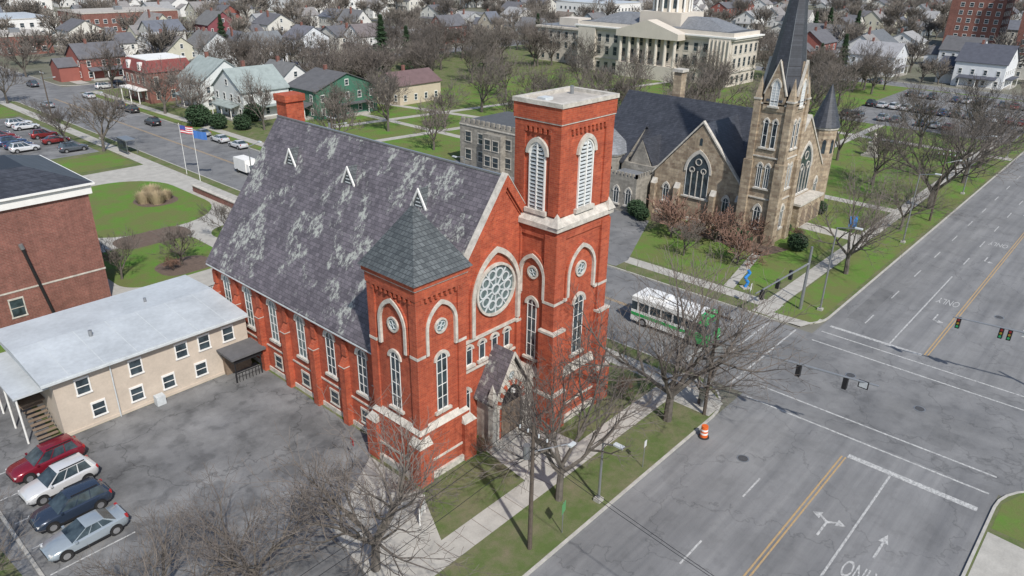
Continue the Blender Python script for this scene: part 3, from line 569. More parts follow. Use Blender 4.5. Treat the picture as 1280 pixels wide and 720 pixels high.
for k in range(8):
    a=math.pi/4*k; r=5*math.cos(math.pi/8)
    for d in(-.9,.9): s.ext('apse_windows',GLASS,((89.5+r*math.cos(a),63+r*math.sin(a),0),(-math.sin(a),math.cos(a)),(math.cos(a),math.sin(a))),arch(d,3.4,5.2,.8,.7),-.02,.05)
s.box('porch_block',GREYST,84.8,88.5,53,57.6,0,5.2)
s.box('porch_roof',LSLATE,84.9,88.4,53.1,57.5,5.2,5.3)
for i in range(8): s.box('battlements',GREYST,84.8,85.15,53+i*.6,53.3+i*.6,5.2,5.75)
for i in range(6): s.box('battlements',GREYST,84.8+i*.65,85.1+i*.65,53,53.3,5.2,5.75)
for y in(54.2,56.2): archwin(s,PX(84.8),y,1.2,3.6,.9,.8,.18,mull=1,bars=1)
s.box('west_wing',GREYST,87,99,74,90,0,7.4); s.box('west_wing_roof',LSLATE,87.3,98.7,74.3,89.7,7.4,7.5)
for i in range(14): s.box('battlements',GREYST,87,87.4,74.1+i*1.15,74.75+i*1.15,7.4,8.1)
for i in range(10): s.box('battlements',GREYST,87+i*1.2,87.7+i*1.2,74,74.4,7.4,8.1)
s.box('west_wing_string',STONE,86.9,99.1,73.9,90.1,6.9,7.1)
for y in(76,79,82,85,88):
    for z in(1.3,4.3): rectwin(s,PX(87),y,z,1.3,1.6,STONE)
s.box('oriel',GREYST,85.8,87,79.5,83.5,0,6.5)
for z in(1.3,4.0):
    for d in(-.9,.9): rectwin(s,PX(85.8),81.5+d,z,1.2,1.6,STONE)
s.box('chimney',SAND,100.2,101.6,56.5,57.8,10,17.6); s.box('chimney_cap',STONE,100,101.8,56.3,58,17.6,18)
s.box('chimney',GREYST,95,96,72,73,8,12.3)
gable_body(s,88.9,96,53.5,57,6.2,9.6,'X',GREYST,'parish_gable'); gable_roof(s,89.2,98,53.3,57.2,6.2,9.5,'X',DSLATE,'parish_roof',.2)
s.finish()
# ---------------------------------------------------------------- courthouse
k=B('courthouse'); CS=noisy('court_stone',(.56,.51,.44),.1,.3)
XE=214
k.box('walls',CS,198,XE,97,150,0,13.4); k.box('cornice',CS,197.3,XE+.7,96.3,150.7,12.4,13.0); k.box('cornice_lip',WHITE,196.9,XE+1.1,95.9,151.1,13.0,13.4); k.box('parapet',CS,198,XE,97,150,13.4,14.4)
k.box('flat_roof',LSLATE,198.5,XE-.5,97.5,149.5,14.4,14.5); k.frus('hip_roof',LSLATE,199.5,XE-1.5,100,147,14.5,204,XE-6,108,139,17.4)
k.box('base_string',STONE,197.7,XE+.3,96.7,150.3,3.8,4.2)
for i in range(17):
    y=99+i*3.06
    for z,h in((1,1.9),(5.2,2.4),(8.9,2.2)): rectwin(k,PX(198),y,z,1.3,h,STONE,s=.2)
for i in range(5):
    x=200+i*3.1
    for z,h in((1,1.9),(5.2,2.4),(8.9,2.2)): rectwin(k,PY(97),x,z,1.3,h,STONE,s=.2)
k.box('portico_base',CS,193.5,198,112,132,0,4.2); k.box('portico_entablature',CS,193.2,198,111.5,132.5,11.6,13.3)
k.ext('pediment',CS,PX(193.2),[(111.5,13.3),(132.5,13.3),(122,16.6)],-5,0)
for i in range(7): k.cone('columns',CS,194.2,112.8+i*3.07,.55,4.2,.45,11.6,12)
for yb in(97.2,143): k.box('corner_pavilion',CS,197,198,yb,yb+6.5,0,13.0)
for i in range(6): k.cone('pavilion_columns',CS,196.9,97.6+i*1.2,.3,4.2,.26,12.4,8)
DX=206.5
k.box('drum_base',CS,DX-6.5,DX+6.5,115,129,14.5,18.5); k.cone('drum',CS,DX,122,5.2,18.5,5.2,24,24); k.cone('drum_cornice',WHITE,DX,122,5.7,24,5.7,24.6,24)
for i in range(16): a=i*math.pi/8; k.cone('drum_columns',WHITE,DX+5.6*math.cos(a),122+5.6*math.sin(a),.3,18.6,.3,24,8)
for i in range(12): a=i*math.pi/6+.13; k.ext('drum_windows',GLASS,((DX+5.14*math.cos(a),122+5.14*math.sin(a),0),(-math.sin(a),math.cos(a)),(math.cos(a),math.sin(a))),arch(0,19.5,21.8,1,.5),0,.1)
for i in range(6):
    r0=5.2*math.cos(i*math.pi/12); r1=5.2*math.cos((i+1)*math.pi/12); k.cone('dome',LSLATE,DX,122,max(r0,.1),24.6+5.2*math.sin(i*math.pi/12),max(r1,.1),24.6+5.2*math.sin((i+1)*math.pi/12),24)
k.box('wing_walls',CS,204,218,150.8,172,0,11.5); k.box('wing_cornice',CS,203.4,218.6,151.2,172.6,10.8,11.4); k.box('wing_roof',LSLATE,204.5,217.5,151.4,171.4,11.5,11.7)
k.box('wing_penthouse',CS,208,215,158,166,11.7,14)
for i in range(6):
    for z in(1,4.8,8): rectwin(k,PX(204),153+i*3.3,z,1.2,1.9,STONE,s=.18)
k.finish()
# ---------------------------------------------------------------- houses
WC=[(.62,.61,.58),(.66,.65,.62),(.60,.58,.52),(.50,.49,.45),(.42,.43,.42),(.45,.40,.32),(.30,.34,.36),(.52,.50,.40),(.28,.10,.08)]
RC=[(.15,.15,.155),(.22,.21,.205),(.12,.12,.125),(.17,.145,.125),(.28,.28,.28),(.13,.14,.165)]
def house(name,x,y,w_,d,ez,rh,wc,rc_,axis='X',porch=True,wing=True,rot=0,chim=True,face_='X'):
    b=B(name); W=wallc(wc); Rf=roofc(rc_); hx,hy=w_/2,d/2
    gable_body(b,-hx,hx,-hy,hy,ez,ez+rh,axis,W); gable_roof(b,-hx,hx,-hy,hy,ez,ez+rh,axis,Rf,'roof',.35,.15)
    fl=[.9+2.8*i for i in range(max(1,int(ez//2.8)))]
    for z in fl:
        n=max(2,int(d//3)); 
        for i in range(n):
            yy=-hy+d*(i+.5)/n; rectwin(b,PX(-hx),yy,z,.8,1.3); rectwin(b,PXb(hx),yy,z,.8,1.3)
        n=max(2,int(w_//3))
        for i in range(n):
            xx=-hx+w_*(i+.5)/n; rectwin(b,PY(-hy),xx,z,.8,1.3); rectwin(b,PYb(hy),xx,z,.8,1.3)
    if axis=='X': rectwin(b,PX(-hx),0,ez+rh*.2,.8,1.1)
    else: rectwin(b,PY(-hy),0,ez+rh*.2,.8,1.1)
    if porch:
        b.box('porch_floor',CONC,-hx-2,-hx,-hy*.7,hy*.7,0,.4); b.add('porch_roof',Rf,[(-hx-2.2,-hy*.75,2.6),(-hx-2.2,hy*.75,2.6),(-hx,hy*.75,3.2),(-hx,-hy*.75,3.2),(-hx-2.2,-hy*.75,2.8),(-hx-2.2,hy*.75,2.8),(-hx,hy*.75,3.4),(-hx,-hy*.75,3.4)],[(0,3,2,1),(4,5,6,7),(0,1,5,4),(1,2,6,5),(2,3,7,6),(3,0,4,7)])
        for q in(-.65,0,.65): b.tube('porch_posts',WHITE,(-hx-1.9,hy*q,.4),(-hx-1.9,hy*q,2.65),.1,n=6)
        b.box('door',WOOD,-hx-.06,-hx,-.5,.5,.4,2.4)
        b.box('porch_floor',CONC,-hx*.6,hx*.6,-hy-1.6,-hy,0,.35); b.box('porch_roof',Rf,-hx*.65,hx*.65,-hy-1.8,-hy,2.65,2.85)
        for q in(-.55,.55): b.tube('porch_posts',WHITE,(hx*q,-hy-1.6,.35),(hx*q,-hy-1.6,2.65),.1,n=6)
    if wing:
        wx=hx*.6; gable_body(b,-wx,wx,hy,hy+5,ez*.65,ez*.65+rh*.6,'Y',W,'wing_walls'); gable_roof(b,-wx,wx,hy+.4,hy+5,ez*.65,ez*.65+rh*.6,'Y',Rf,'wing_roof',.25,.12)
    if chim: b.box('chimney',BRICK2,-.4,.3,hy*.3,hy*.3+.6,ez,ez+rh+1.1)
    return b.finish((x,y,.1),rot)
house('white_house',95,258,16,9,5.6,2.6,(.66,.65,.62),(.12,.12,.13),'X',False)
house('grey_roof_house',84,152,11,12,6,4,(.60,.62,.60),(.27,.31,.30),'X',True)
house('grey_roof_house',84,168,12,11,6.2,4.2,(.62,.64,.62),(.27,.31,.30),'Y',True)
house('white_house',96,158,9,10,6,3.5,(.66,.66,.64),(.15,.15,.15),'Y',False)
house('green_house',98,142,16,11,6,3,(.06,.16,.11),(.11,.11,.115),'Y',True)
house('brick_house',120,142,13,9,4.6,2.4,(.50,.43,.33),(.15,.10,.10),'X',False)
house('red_gable_house',150,292,13,12,6.5,4.5,(.22,.07,.08),(.14,.14,.14),'Y',True)
house('white_house',112,224,11,11,6.5,4.0,(.60,.62,.62),(.15,.15,.15),'Y',True)
house('white_house',128,222,12,10,6,3.6,(.66,.66,.66),(.16,.17,.18),'X',True)
house('white_house',151,232,12,10,6,3.6,(.62,.64,.66),(.14,.14,.16),'Y',True)
house('white_house',172,226,12,10,6,3.6,(.62,.62,.60),(.16,.14,.14),'X',True)
house('white_house',260,47,15,13,7,4.5,(.66,.67,.68),(.08,.085,.105),'Y',True)
house('white_house',294,90,14,12,6.5,4,(.66,.67,.68),(.13,.14,.15),'X',True)
house('white_house',262,78,13,14,6,3.6,(.60,.62,.64),(.28,.28,.29),'Y',True)
house('white_house',300,62,13,12,6,4,(.60,.61,.62),(.11,.11,.12),'Y',True)
b=B('red_mansard_house'); b.box('walls',BRICK2,73,84,178,190,0,7); b.frus('mansard',noisy('mansard_red',(.20,.06,.055),.2),72.7,84.3,177.7,190.3,7,73.8,83.2,178.8,189.2,9.6); b.box('roof',WHITE,73.8,83.2,178.8,189.2,9.6,9.8)
for z in(1,4.2):
    for y in(180,183,186,188.6): rectwin(b,PX(73),y,z,.9,1.7,STONE)
    for x in(75,78.5,82): rectwin(b,PY(178),x,z,.9,1.7,STONE)
for y in(181,187): b.box('dormers',WHITE,72.8,74,y-.6,y+.6,7.3,9.1); rectwin(b,PX(72.8),y,7.5,.7,1.2)
b.box('porch_roof',WHITE,70.8,73,179,189,3,3.3)
for y in(179.3,184,188.7): b.tube('porch_posts',WHITE,(71,y,0),(71,y,3),.12)
b.finish()
def slab(name,x0,x1,y0,y1,h,wm,rm,win=True):
    b=B(name); b.box('walls',wm,x0,x1,y0,y1,0,h); b.box('coping',STONE,x0-.15,x1+.15,y0-.15,y1+.15,h,h+.25); b.box('roof',rm,x0+.3,x1-.3,y0+.3,y1-.3,h+.25,h+.32)
    b.box('rooftop_unit',DKMET,(x0+x1)/2-1.5,(x0+x1)/2+1.5,(y0+y1)/2-1,(y0+y1)/2+1,h+.32,h+1.7)
    if win:
        z=1
        while z+2<h:
            yy=y0+2
            while yy<y1-1: rectwin(b,PX(x0),yy,z,1.4,1.5); yy+=3.4
            xx=x0+2
            while xx<x1-1: rectwin(b,PY(y0),xx,z,1.4,1.5); xx+=3.4
            z+=3.1
    b.finish()
SL=[('brick_warehouse',30,50,285,325,8,BRICK2,FLATROOF),('white_warehouse',72,110,345,380,7,WHITE,METALROOF),('white_warehouse',252,300,385,425,8,WHITE,METALROOF),
('apartment_tower',372,388,66,86,34,BRICK2,FLATROOF),('apartment_tower',364,384,36,58,33,BRICK2,FLATROOF),('white_warehouse',20,44,225,262,6,wallc((.5,.5,.5)),METALROOF),
('brick_shop',75,90,290,312,6,BRICK2,FLATROOF),('white_warehouse',372,410,260,300,8,WHITE,METALROOF),('white_warehouse',172,215,462,500,8,WHITE,METALROOF),('brick_warehouse',120,160,345,372,8,BRICK2,FLATROOF),('white_warehouse',120,150,470,510,9,WHITE,METALROOF)]
for a in SL: slab(*a)
# ---------------------------------------------------------------- trees
def tree_mesh(name,seed,h,levels,kids,rt,rmin,spread=.6,up=.25,trunk=.28,segs=2,matA=BARK,matB=TWIG,limb=.34,rat=.52):
    rnd=random.Random(seed); V=[];Fc=[];MI=[]
    def prism(p,q,r0,r1,n,mi):
        d=(q-p); 
        if d.length<1e-4: return
        d.normalize(); a=d.orthogonal().normalized(); b_=d.cross(a); o=len(V)
        for c_,r in((p,r0),(q,r1)):
            for i in range(n):
                t_=2*math.pi*i/n; V.append(c_+a*(r*math.cos(t_))+b_*(r*math.sin(t_)))
        for i in range(n): Fc.append((o+i,o+(i+1)%n,o+(i+1)%n+n,o+i+n)); MI.append(mi)
    def grow(p,d,L,r,lv):
        n=7 if lv==0 else (5 if lv<3 else 3); pts=[p]; cur=d.copy(); ns=segs+2 if lv in(1,2) else segs
        tp=.25 if lv==0 else .6
        for i in range(ns):
            j=Vector((rnd.uniform(-1,1),rnd.uniform(-1,1),rnd.uniform(-.7,.9)))*(.06 if lv==0 else .2)
            cur=(cur+j+Vector((0,0,up*.12 if lv>1 else 0))).normalized(); q=pts[-1]+cur*(L/ns); r1=max(rmin,r*(1-tp*(i+1)/ns)); r0=max(rmin,r*(1-tp*i/ns))
            prism(pts[-1],q,r0,r1,n,0 if lv<3 else 1); pts.append(q)
        if lv>=levels: return
        kk=kids[lv]; az=rnd.uniform(0,6.28)
        for i in range(kk):
            f=.68+.32*(i+1)/kk if lv==0 else .3+.7*(i+1)/kk
            idx=min(ns-1,int(f*ns-1e-6)); tt=f*ns-idx; base=pts[idx].lerp(pts[idx+1],tt)
            az+=2.4+rnd.uniform(-.5,.5); ang=spread*rnd.uniform(.65,1.4)*(1.0 if i<kk-1 or lv==0 else .3)
            if lv==0 and i==kk-1: ang*=.4
            a=cur.orthogonal().normalized(); b_=cur.cross(a); nd=(cur*math.cos(ang)+(a*math.cos(az)+b_*math.sin(az))*math.sin(ang)+Vector((0,0,up*.3))).normalized()
            ll=h*limb*rnd.uniform(.75,1.2) if lv==0 else L*rnd.uniform(.5,.78)
            grow(base,nd,ll,max(rmin,r*(.62 if lv==0 else rat)),lv+1)
    grow(Vector((0,0,-.1)),Vector((rnd.uniform(-.05,.05),rnd.uniform(-.05,.05),1)).normalized(),h*trunk,rt,0)
    zm=max(v.z for v in V); sc_=h/zm
    me=bpy.data.meshes.new(name); me.from_pydata([(v.x*sc_,v.y*sc_,v.z*sc_) for v in V],[],Fc); me.materials.append(matA); me.materials.append(matB)
    me.polygons.foreach_set('material_index',MI); return me
NEAR=[tree_mesh('bare_crown',s_,12,6,[5,5,4,3,3,2],.30,.012,.68,.25,.24,limb=.36,rat=.52) for s_ in (11,12,13,14)]
MIDT=[tree_mesh('bare_crown_mid',31+i,12,5,[5,4,4,4,4],.28,.026,.6,.3,.22,limb=.32,rat=.48) for i in range(4)]
FART=[tree_mesh('bare_crown_far',51+i,12,4,[5,5,5,5],.28,.055,.6,.35,.2,matB=TWIG2,limb=.28) for i in range(4)]
SHR=[tree_mesh('bare_shrub',71,3,4,[6,5,5,4],.06,.014,.8,.2,.12,matB=noisy('shrub_twigs',(.20,.12,.09),.3,3),limb=.3)]
def tree(me,x,y,h,rz=None,name='bare_tree',wx=1.0):
    o=bpy.data.objects.new(name,me); COL.objects.link(o); o.location=(x,y,.1); s_=h/(3 if me is SHR[0] else 12); o.scale=(s_*wx,s_*wx,s_); o.rotation_euler=(0,0,random.uniform(0,6.28) if rz is None else rz); return o
tree(NEAR[0],19.2,27.4,11.8,0.3,wx=1.3); tree(NEAR[1],31.3,23.4,13.6,1.2,wx=.9); tree(NEAR[2],44.3,23,13.8,2.0,wx=1.15); tree(NEAR[3],48.2,22.4,7.5,4.0,wx=1.3)
tree(NEAR[3],9.0,32.5,8.0,2.2,wx=1.3); tree(NEAR[2],13.5,30.5,7.5,1.2,wx=1.3); tree(NEAR[1],3.2,42,7.5,.4,wx=1.2)
tree(NEAR[0],84.3,23.6,13.5,wx=1.1); tree(NEAR[2],118,23.6,15.5,wx=1.25); tree(NEAR[3],105,23.8,11,wx=1.0); tree(NEAR[1],137,23.6,14,wx=1.1)
for (x,y,h) in ((76,40,5),(47.6,139.7,13),(94,118,13),(122,119,13),(104,112,10),(147,96,12),(152,108,12),(160,120,13),(132,112,12),(140,128,13),(170,110,13),(26.5,80.5,5.5),(33,80,5.5),(41,84,5),(111,100,11),(128,104,12),(90,100,9),(107,80,11),(137,44,13),(150,24,13),(140,60,13),(160,60,12),(172,30,13),(190,22,12),(78,112,11),(77,136,12),(86,180,12),(66,240,12),(45,150,9),(50,200,12),(75,205,13),(97,175,12),(105,190,12),(120,160,12),(135,150,14),(150,150,14),(180,90,13),(188,104,12),(190,140,13),(190,160,13),(70.2,150,11),(70.2,165,12),(125,34,12),(158,36,13),(176,62,13),(92,132,10),(106,133,11)):
    tree(random.choice(MIDT),x,y,h,wx=random.uniform(.95,1.25))
for _ in range(60):
    x=random.uniform(100,236); y=random.uniform(154,203)
    if 196<x<222 and y<176: continue
    tree(random.choice(MIDT),x,y,random.uniform(10,15),wx=random.uniform(1,1.25))
for _ in range(22):
    x=random.uniform(116,236); y=random.uniform(62,94); tree(random.choice(MIDT),x,y,random.uniform(9,14),wx=random.uniform(1,1.2))
for _ in range(16): tree(random.choice(MIDT),random.uniform(222,236),random.uniform(62,150),random.uniform(9,13))
for (x,y) in((85.5,41),(85.3,44),(85.7,48),(84.8,36.5),(31.5,79),(92,32.5),(86.2,55),(31.3,30.6),(45.2,27.8),(24.6,31)): tree(SHR[0],x,y,random.uniform(1.2,2.4),name='shrub')
for (x,y,h) in((83,39.5,5),(80.5,44.5,5.5),(78,34,4.5),(87.2,35.5,4)): tree(SHR[0],x,y,h,name='small_tree')
def leafball(name,mat,n,rx,rz,leaf,seed=1,cz=None,blade=False):
    rnd=random.Random(seed); V=[];Fc=[]
    for i in range(n):
        if blade:
            a=rnd.uniform(0,6.28); r=rnd.random()*rx*.6; p=Vector((r*math.cos(a),r*math.sin(a),0)); q=p*1.8+Vector((0,0,rz*rnd.uniform(.6,1))); w_=Vector((-math.sin(a),math.cos(a),0))*leaf; o=len(V); V+= [p-w_,p+w_,q]; Fc.append((o,o+1,o+2)); continue
        d=Vector((rnd.gauss(0,1),rnd.gauss(0,1),rnd.gauss(0,1))).normalized()*rnd.uniform(.55,1.0)
        p=Vector((d.x*rx,d.y*rx,(cz if cz else rz)+d.z*rz)); t1=Vector((rnd.uniform(-1,1),rnd.uniform(-1,1),rnd.uniform(-1,1))).normalized()*leaf; t2=t1.orthogonal().normalized()*leaf*.6
        o=len(V); V+=[p-t1,p+t2,p+t1,p-t2]; Fc.append((o,o+1,o+2,o+3))
    me=bpy.data.meshes.new(name); me.from_pydata(V,[],Fc); me.materials.append(mat); return me
STRAW=noisy('dry_grass',(.42,.34,.22),.25,3); EVER=noisy('evergreen_needles',(.035,.065,.03),.4,2)
def put(name,me,loc,s_=1,rz=0): o=bpy.data.objects.new(name,me); COL.objects.link(o); o.location=loc; o.scale=(s_,)*3 if not isinstance(s_,tuple) else s_; o.rotation_euler=(0,0,rz); return o
cl=leafball('clump',STRAW,900,1.5,2.0,.06,3,blade=True)
for (x,y) in((39.8,105.5),(41.6,106.8),(42.8,105.2),(41,104)): put('ornamental_grass',cl,(x,y,.12),random.uniform(.7,1.1))
hb=leafball('bush',EVER,2200,.9,.8,.09,5)
for (x,y,sz) in((83.5,36.3,1.5),(84.6,38.2,1.3),(87.5,30.8,1.4),(92.5,34.6,1.0),(84.5,52.5,1.5),(83.6,51,1.2),(80,145,2.4),(69.5,148,2.8),(71,143,2.0),(74,139,2),(93,60,1),(104,34.5,1.2)): put('evergreen_bush',hb,(x,y,.1),sz)
def conifer(seed,n=2600):
    rnd=random.Random(seed); V=[];Fc=[]
    for i in range(n):
        z=rnd.random()**.8; r=(1-z)*2.6*(.75+.25*math.sin(z*60))*rnd.uniform(.3,1); a=rnd.uniform(0,6.28); p=Vector((r*math.cos(a),r*math.sin(a),1+z*10)); d=Vector((math.cos(a),math.sin(a),-.35))*.42; t2=Vector((-math.sin(a),math.cos(a),rnd.uniform(-.3,.3)))*.16
        o=len(V); V+=[p-t2,p+d,p+t2,p-d*.4]; Fc.append((o,o+1,o+2,o+3))
    o=len(V)
    for k_ in range(6): V.append(Vector((.2*math.cos(k_*1.047),.2*math.sin(k_*1.047),0)))
    V.append(Vector((0,0,9)))
    for k_ in range(6): Fc.append((o+k_,o+(k_+1)%6,o+6))
    me=bpy.data.meshes.new('conifer'); me.from_pydata(V,[],Fc); me.materials.append(EVER); return me
CON=[conifer(1),conifer(2)]
for (x,y,h) in((145,183,1.5),(152,180,1.2),(88,140,.55),(233,79,1.25),(229,84,1.0),(130,250,1.2),(262,110,1.3),(330,120,1.4),(336,128,1.2),(340,112,1.3),(225,190,1.2)): put('pine_tree',CON[int(x)%2],(x,y,0),(h*1.15,h*1.15,h))
# ---------------------------------------------------------------- background town
RX=Vector((Xc[0],Yc[0],Zc[0])); RY=Vector((Xc[1],Yc[1],Zc[1])); RZ=Vector((Xc[2],Yc[2],Zc[2]))
def inview(x,y):
    v=Vector((x,y,-33)); xc=v.dot(RX); zc=-v.dot(RZ); yc=v.dot(RY)
    return zc>5 and abs(xc/zc)<.80 and yc/zc<.50
rx=lambda x,pad:any(a-pad<x<c_+pad for a,c_ in roadsY+[(52.3,67)]); ry=lambda y,pad:any(a-pad<y<c_+pad for a,c_ in roadsX+[(1.9,20.6)])
fixed=[(95,258,12),(112,224,10),(128,222,10),(151,232,10),(172,226,10),(260,47,12),(294,90,12),(262,78,12),(300,62,10),(150,292,11)]
for a in SL: fixed.append(((a[1]+a[2])/2,(a[3]+a[4])/2,.62*math.hypot(a[2]-a[1],a[4]-a[3])+5))
protos=[]
for i in range(12):
    e=house('house',0,0,random.uniform(8,13),random.uniform(8.5,12),random.choice([5.6,5.9,6.2,3.2]),random.uniform(2.6,4.5),WC[(0,1,2,3,4,5,6,7,8,0,1,3)[i]],RC[i%6],random.choice('XY'),i%2==0,i%3!=0)
    protos.append(e)
used=set()
cand=[]
for X in range(-40,760,21):
    for Y in range(-10,820,24):
        x=X+random.uniform(-6,6); y=Y+random.uniform(-7,7)
        if x<242 and y<214 : continue
        if not inview(x,y) or rx(x,9) or ry(y,9): continue
        if any(math.hypot(x-a,y-b_)<r for a,b_,r in fixed): continue
        if any(math.hypot(x-a,y-b_)<15 for a,b_ in cand): continue
        if random.random()<.28: continue
        cand.append((x,y))
for (x,y) in cand:
    i=random.randrange(12); rot=random.choice([0,math.pi/2,math.pi,-math.pi/2])
    if i not in used:
        used.add(i); protos[i].location=(x,y,.1); protos[i].rotation_euler=(0,0,rot)
    else: clone(protos[i],(x,y,.1),rot,(random.uniform(.85,1.2),random.uniform(.85,1.2),random.uniform(.9,1.15)))
for i in range(12):
    if i not in used: protos[i].location=(-60-15*i,260,0)
for j,(x,y) in enumerate(cand[::3]): sheet('driveway',STREET if j%2 else CONC,R(x-9,x-6,y-9,y+8),.13 if (x<345 and y<330) else .02)
dt=bpy.data.objects.new('distant_trees',None); COL.objects.link(dt); cnt=0
for _ in range(7000):
    x=random.uniform(-60,1300); y=random.uniform(-60,1300); r=math.hypot(x,y)
    if (x<240 and y<214) or not inview(x,y) or rx(x,2) or ry(y,2): continue
    if any(math.hypot(x-a,y-b_)<6 for a,b_ in cand) or any(math.hypot(x-a,y-b_)<q*.8 for a,b_,q in fixed): continue
    if r<500 and random.random()<.2: continue
    if 300<x<372 and 20<y<90: continue
    o=bpy.data.objects.new('far_tree',random.choice(FART)); COL.objects.link(o); o.parent=dt; h=random.uniform(7,15)/12; o.location=(x,y,0); o.scale=(h*1.15,h*1.15,h); o.rotation_euler=(0,0,random.uniform(0,6.28)); cnt+=1
# ---------------------------------------------------------------- vehicles
def car(name,x,y,rot,col,suv=True,L=4.6,hh=None,z=.13):
    b=B(name); P=flat('paint_%s_%d'%(name,int(sum(col)*999)),col,.25,.3,.8); h=hh or (1.66 if suv else 1.43); k_=L/4.6
    st=[(-2.3,.45,.93,.70),(-2.24,.36,1.0,.80),(-2.1,.30,1.05 if suv else .98,.87),(-1.4,.24,1.06 if suv else .99,.92),(0,.24,1.02 if suv else .95,.93),(.9,.24,1.0 if suv else .92,.92),(1.5,.25,.96 if suv else .87,.91),(1.95,.28,.88 if suv else .79,.87),(2.18,.34,.78 if suv else .71,.79),(2.3,.42,.64,.64)]
    V=[];Fc=[];m=10
    for (xx,zl,zs,wd) in st:
        for (yy,zz) in((-wd*.88,zl),(-wd,zl+.14),(-wd,zs-.22),(-wd*.96,zs-.08),(-wd*.84,zs),(wd*.84,zs),(wd*.96,zs-.08),(wd,zs-.22),(wd,zl+.14),(wd*.88,zl)): V.append((xx*k_,yy,zz))
    for i in range(len(st)-1):
        for j in range(m): Fc.append((i*m+j,i*m+(j+1)%m,(i+1)*m+(j+1)%m,(i+1)*m+j))
    Fc+= [tuple(range(m)),tuple(range((len(st)-1)*m,len(st)*m))]
    b.add('body',P,V,Fc)
    zb=1.0 if suv else .9; r0,r1=(-2.08,.98) if suv else (-1.75,1.0); t0,t1=(-1.75,.15) if suv else (-1.0,.05)
    bw,tw=.80,.60
    def Q(f,g_,s_):
        xb=r0+(r1-r0)*f; xt=t0+(t1-t0)*f; return ((xb+(xt-xb)*g_)*k_,s_*(bw+(tw-bw)*g_),zb+(h-.07-zb)*g_)
    g0=[Q(0,0,-1),Q(1,0,-1),Q(1,0,1),Q(0,0,1),Q(0,1,-1),Q(1,1,-1),Q(1,1,1),Q(0,1,1)]
    b.add('glasshouse',GLASS,g0,[(0,1,5,4),(1,2,6,5),(2,3,7,6),(3,0,4,7)])
    T=[Q(0,1,-1),Q(1,1,-1),Q(1,1,1),Q(0,1,1)]
    cxm=(T[0][0]+T[1][0])/2
    V=[(p[0],p[1],p[2]-.04) for p in T]+[((p[0]-cxm)*1.03+cxm,p[1]*1.03,p[2]+.01) for p in T]+[((p[0]-cxm)*.88+cxm,p[1]*.82,h) for p in T]
    b.add('roof',P,V,[(0,1,5,4),(1,2,6,5),(2,3,7,6),(3,0,4,7),(4,5,9,8),(5,6,10,9),(6,7,11,10),(7,4,8,11),(8,9,10,11)])
    for s_ in(-1,1):
        for f,wf in((0.03,.08),(.35,.025),(.66,.025),(.97,.05)):
            a_,b_,c_,d_=Q(f-wf/2,0,s_),Q(f+wf/2,0,s_),Q(f+wf/2,1,s_),Q(f-wf/2,1,s_)
            o=s_*.012; b.add('pillars',P,[(p[0],p[1]+o,p[2]) for p in(a_,b_,c_,d_)],[(0,1,2,3)])
        for xx in(-1.42,1.42):
            w0=.925; b.tube('wheel_arches',BLACK,(xx*k_,s_*.70,.37),(xx*k_,s_*(w0+.004),.37),.40,n=18); b.tube('tyres',RUBBER,(xx*k_,s_*.68,.33),(xx*k_,s_*(w0+.01),.33),.33,n=18); b.tube('rims',RIM,(xx*k_,s_*.8,.33),(xx*k_,s_*(w0+.02),.33),.21,n=10)
        b.box('headlights',LAMPW,2.03*k_,2.22*k_,s_*.66-.13,s_*.66+.13,.62,.73); b.box('taillights',LAMPR,-2.28*k_,-2.12*k_,s_*.72-.1,s_*.72+.1,.78,1.0)
        b.box('mirrors',P,.72*k_,.86*k_,min(s_*.9,s_*1.04),max(s_*.9,s_*1.04),zb,zb+.13)
        b.box('sills',BLACK,-1.0*k_,1.0*k_,s_*.91-.03,s_*.91+.03,.22,.34)
        if suv: b.box('roof_rails',BLACK,-1.6*k_,.0,s_*.57-.02,s_*.57+.02,h-.03,h+.04)
    b.box('grille',BLACK,2.2*k_,2.305*k_,-.45,.45,.46,.62); b.box('number_plate',WHITE,-2.315*k_,-2.29*k_,-.2,.2,.62,.74); b.box('underbody',BLACK,-2.1*k_,2.1*k_,-.75,.75,.2,.3)
    e=b.finish((x,y,z),rot)
    for ch in e.children:
        if ch.name.startswith(('body','roof')) and not ch.name.startswith('roof_rails'):
            for p in ch.data.polygons: p.use_smooth=True
            try: ch.data.set_sharp_from_angle(angle=math.radians(38))
            except Exception: pass
    return e
R_=math.radians
car('red_suv',9.6,51.3,R_(183),(.22,.015,.03),True,4.6); car('white_suv',9.4,48.3,R_(184),(.70,.70,.70),True,4.5); car('dark_blue_suv',9.0,45.1,R_(181),(.035,.05,.08),True,4.5); car('silver_car',8.7,42.0,R_(182),(.34,.39,.43),False,4.6)
pc={}
def pcar(x,y,rot,col,suv=False,z=.02):
    key=(col,suv)
    if key not in pc: pc[key]=car('parked_car',x,y,rot,col,suv,z=z)
    else: clone(pc[key],(x,y,z),rot)
cols=[(.7,.7,.7),(.03,.03,.035),(.35,.36,.38),(.10,.11,.13),(.25,.03,.03),(.05,.08,.16)]
for (x,y,r,ci) in((66,126.5,90,0),(65.9,133,90,0),(65.9,140,90,2),(63.5,156,90,1),(66,172,90,1),(66,179,90,3),(55,190,90,2),(66,196,90,0),(62,222,90,3),(56,240,90,1)): pcar(x,y,R_(r),cols[ci],ci in(1,3))
for i,(x,y) in enumerate(((38,149),(38,152.2),(38,155.4),(38,158.6),(38,161.8),(38,165),(44,143.5),(30,150),(30,153.2),(30,156.4),(30,160),(44,168),(44,172),(38,175),(34,178),(44,152),(44,158))): pcar(x,y,0,cols[(i*5+i//2)%6],i%2==0,.13)
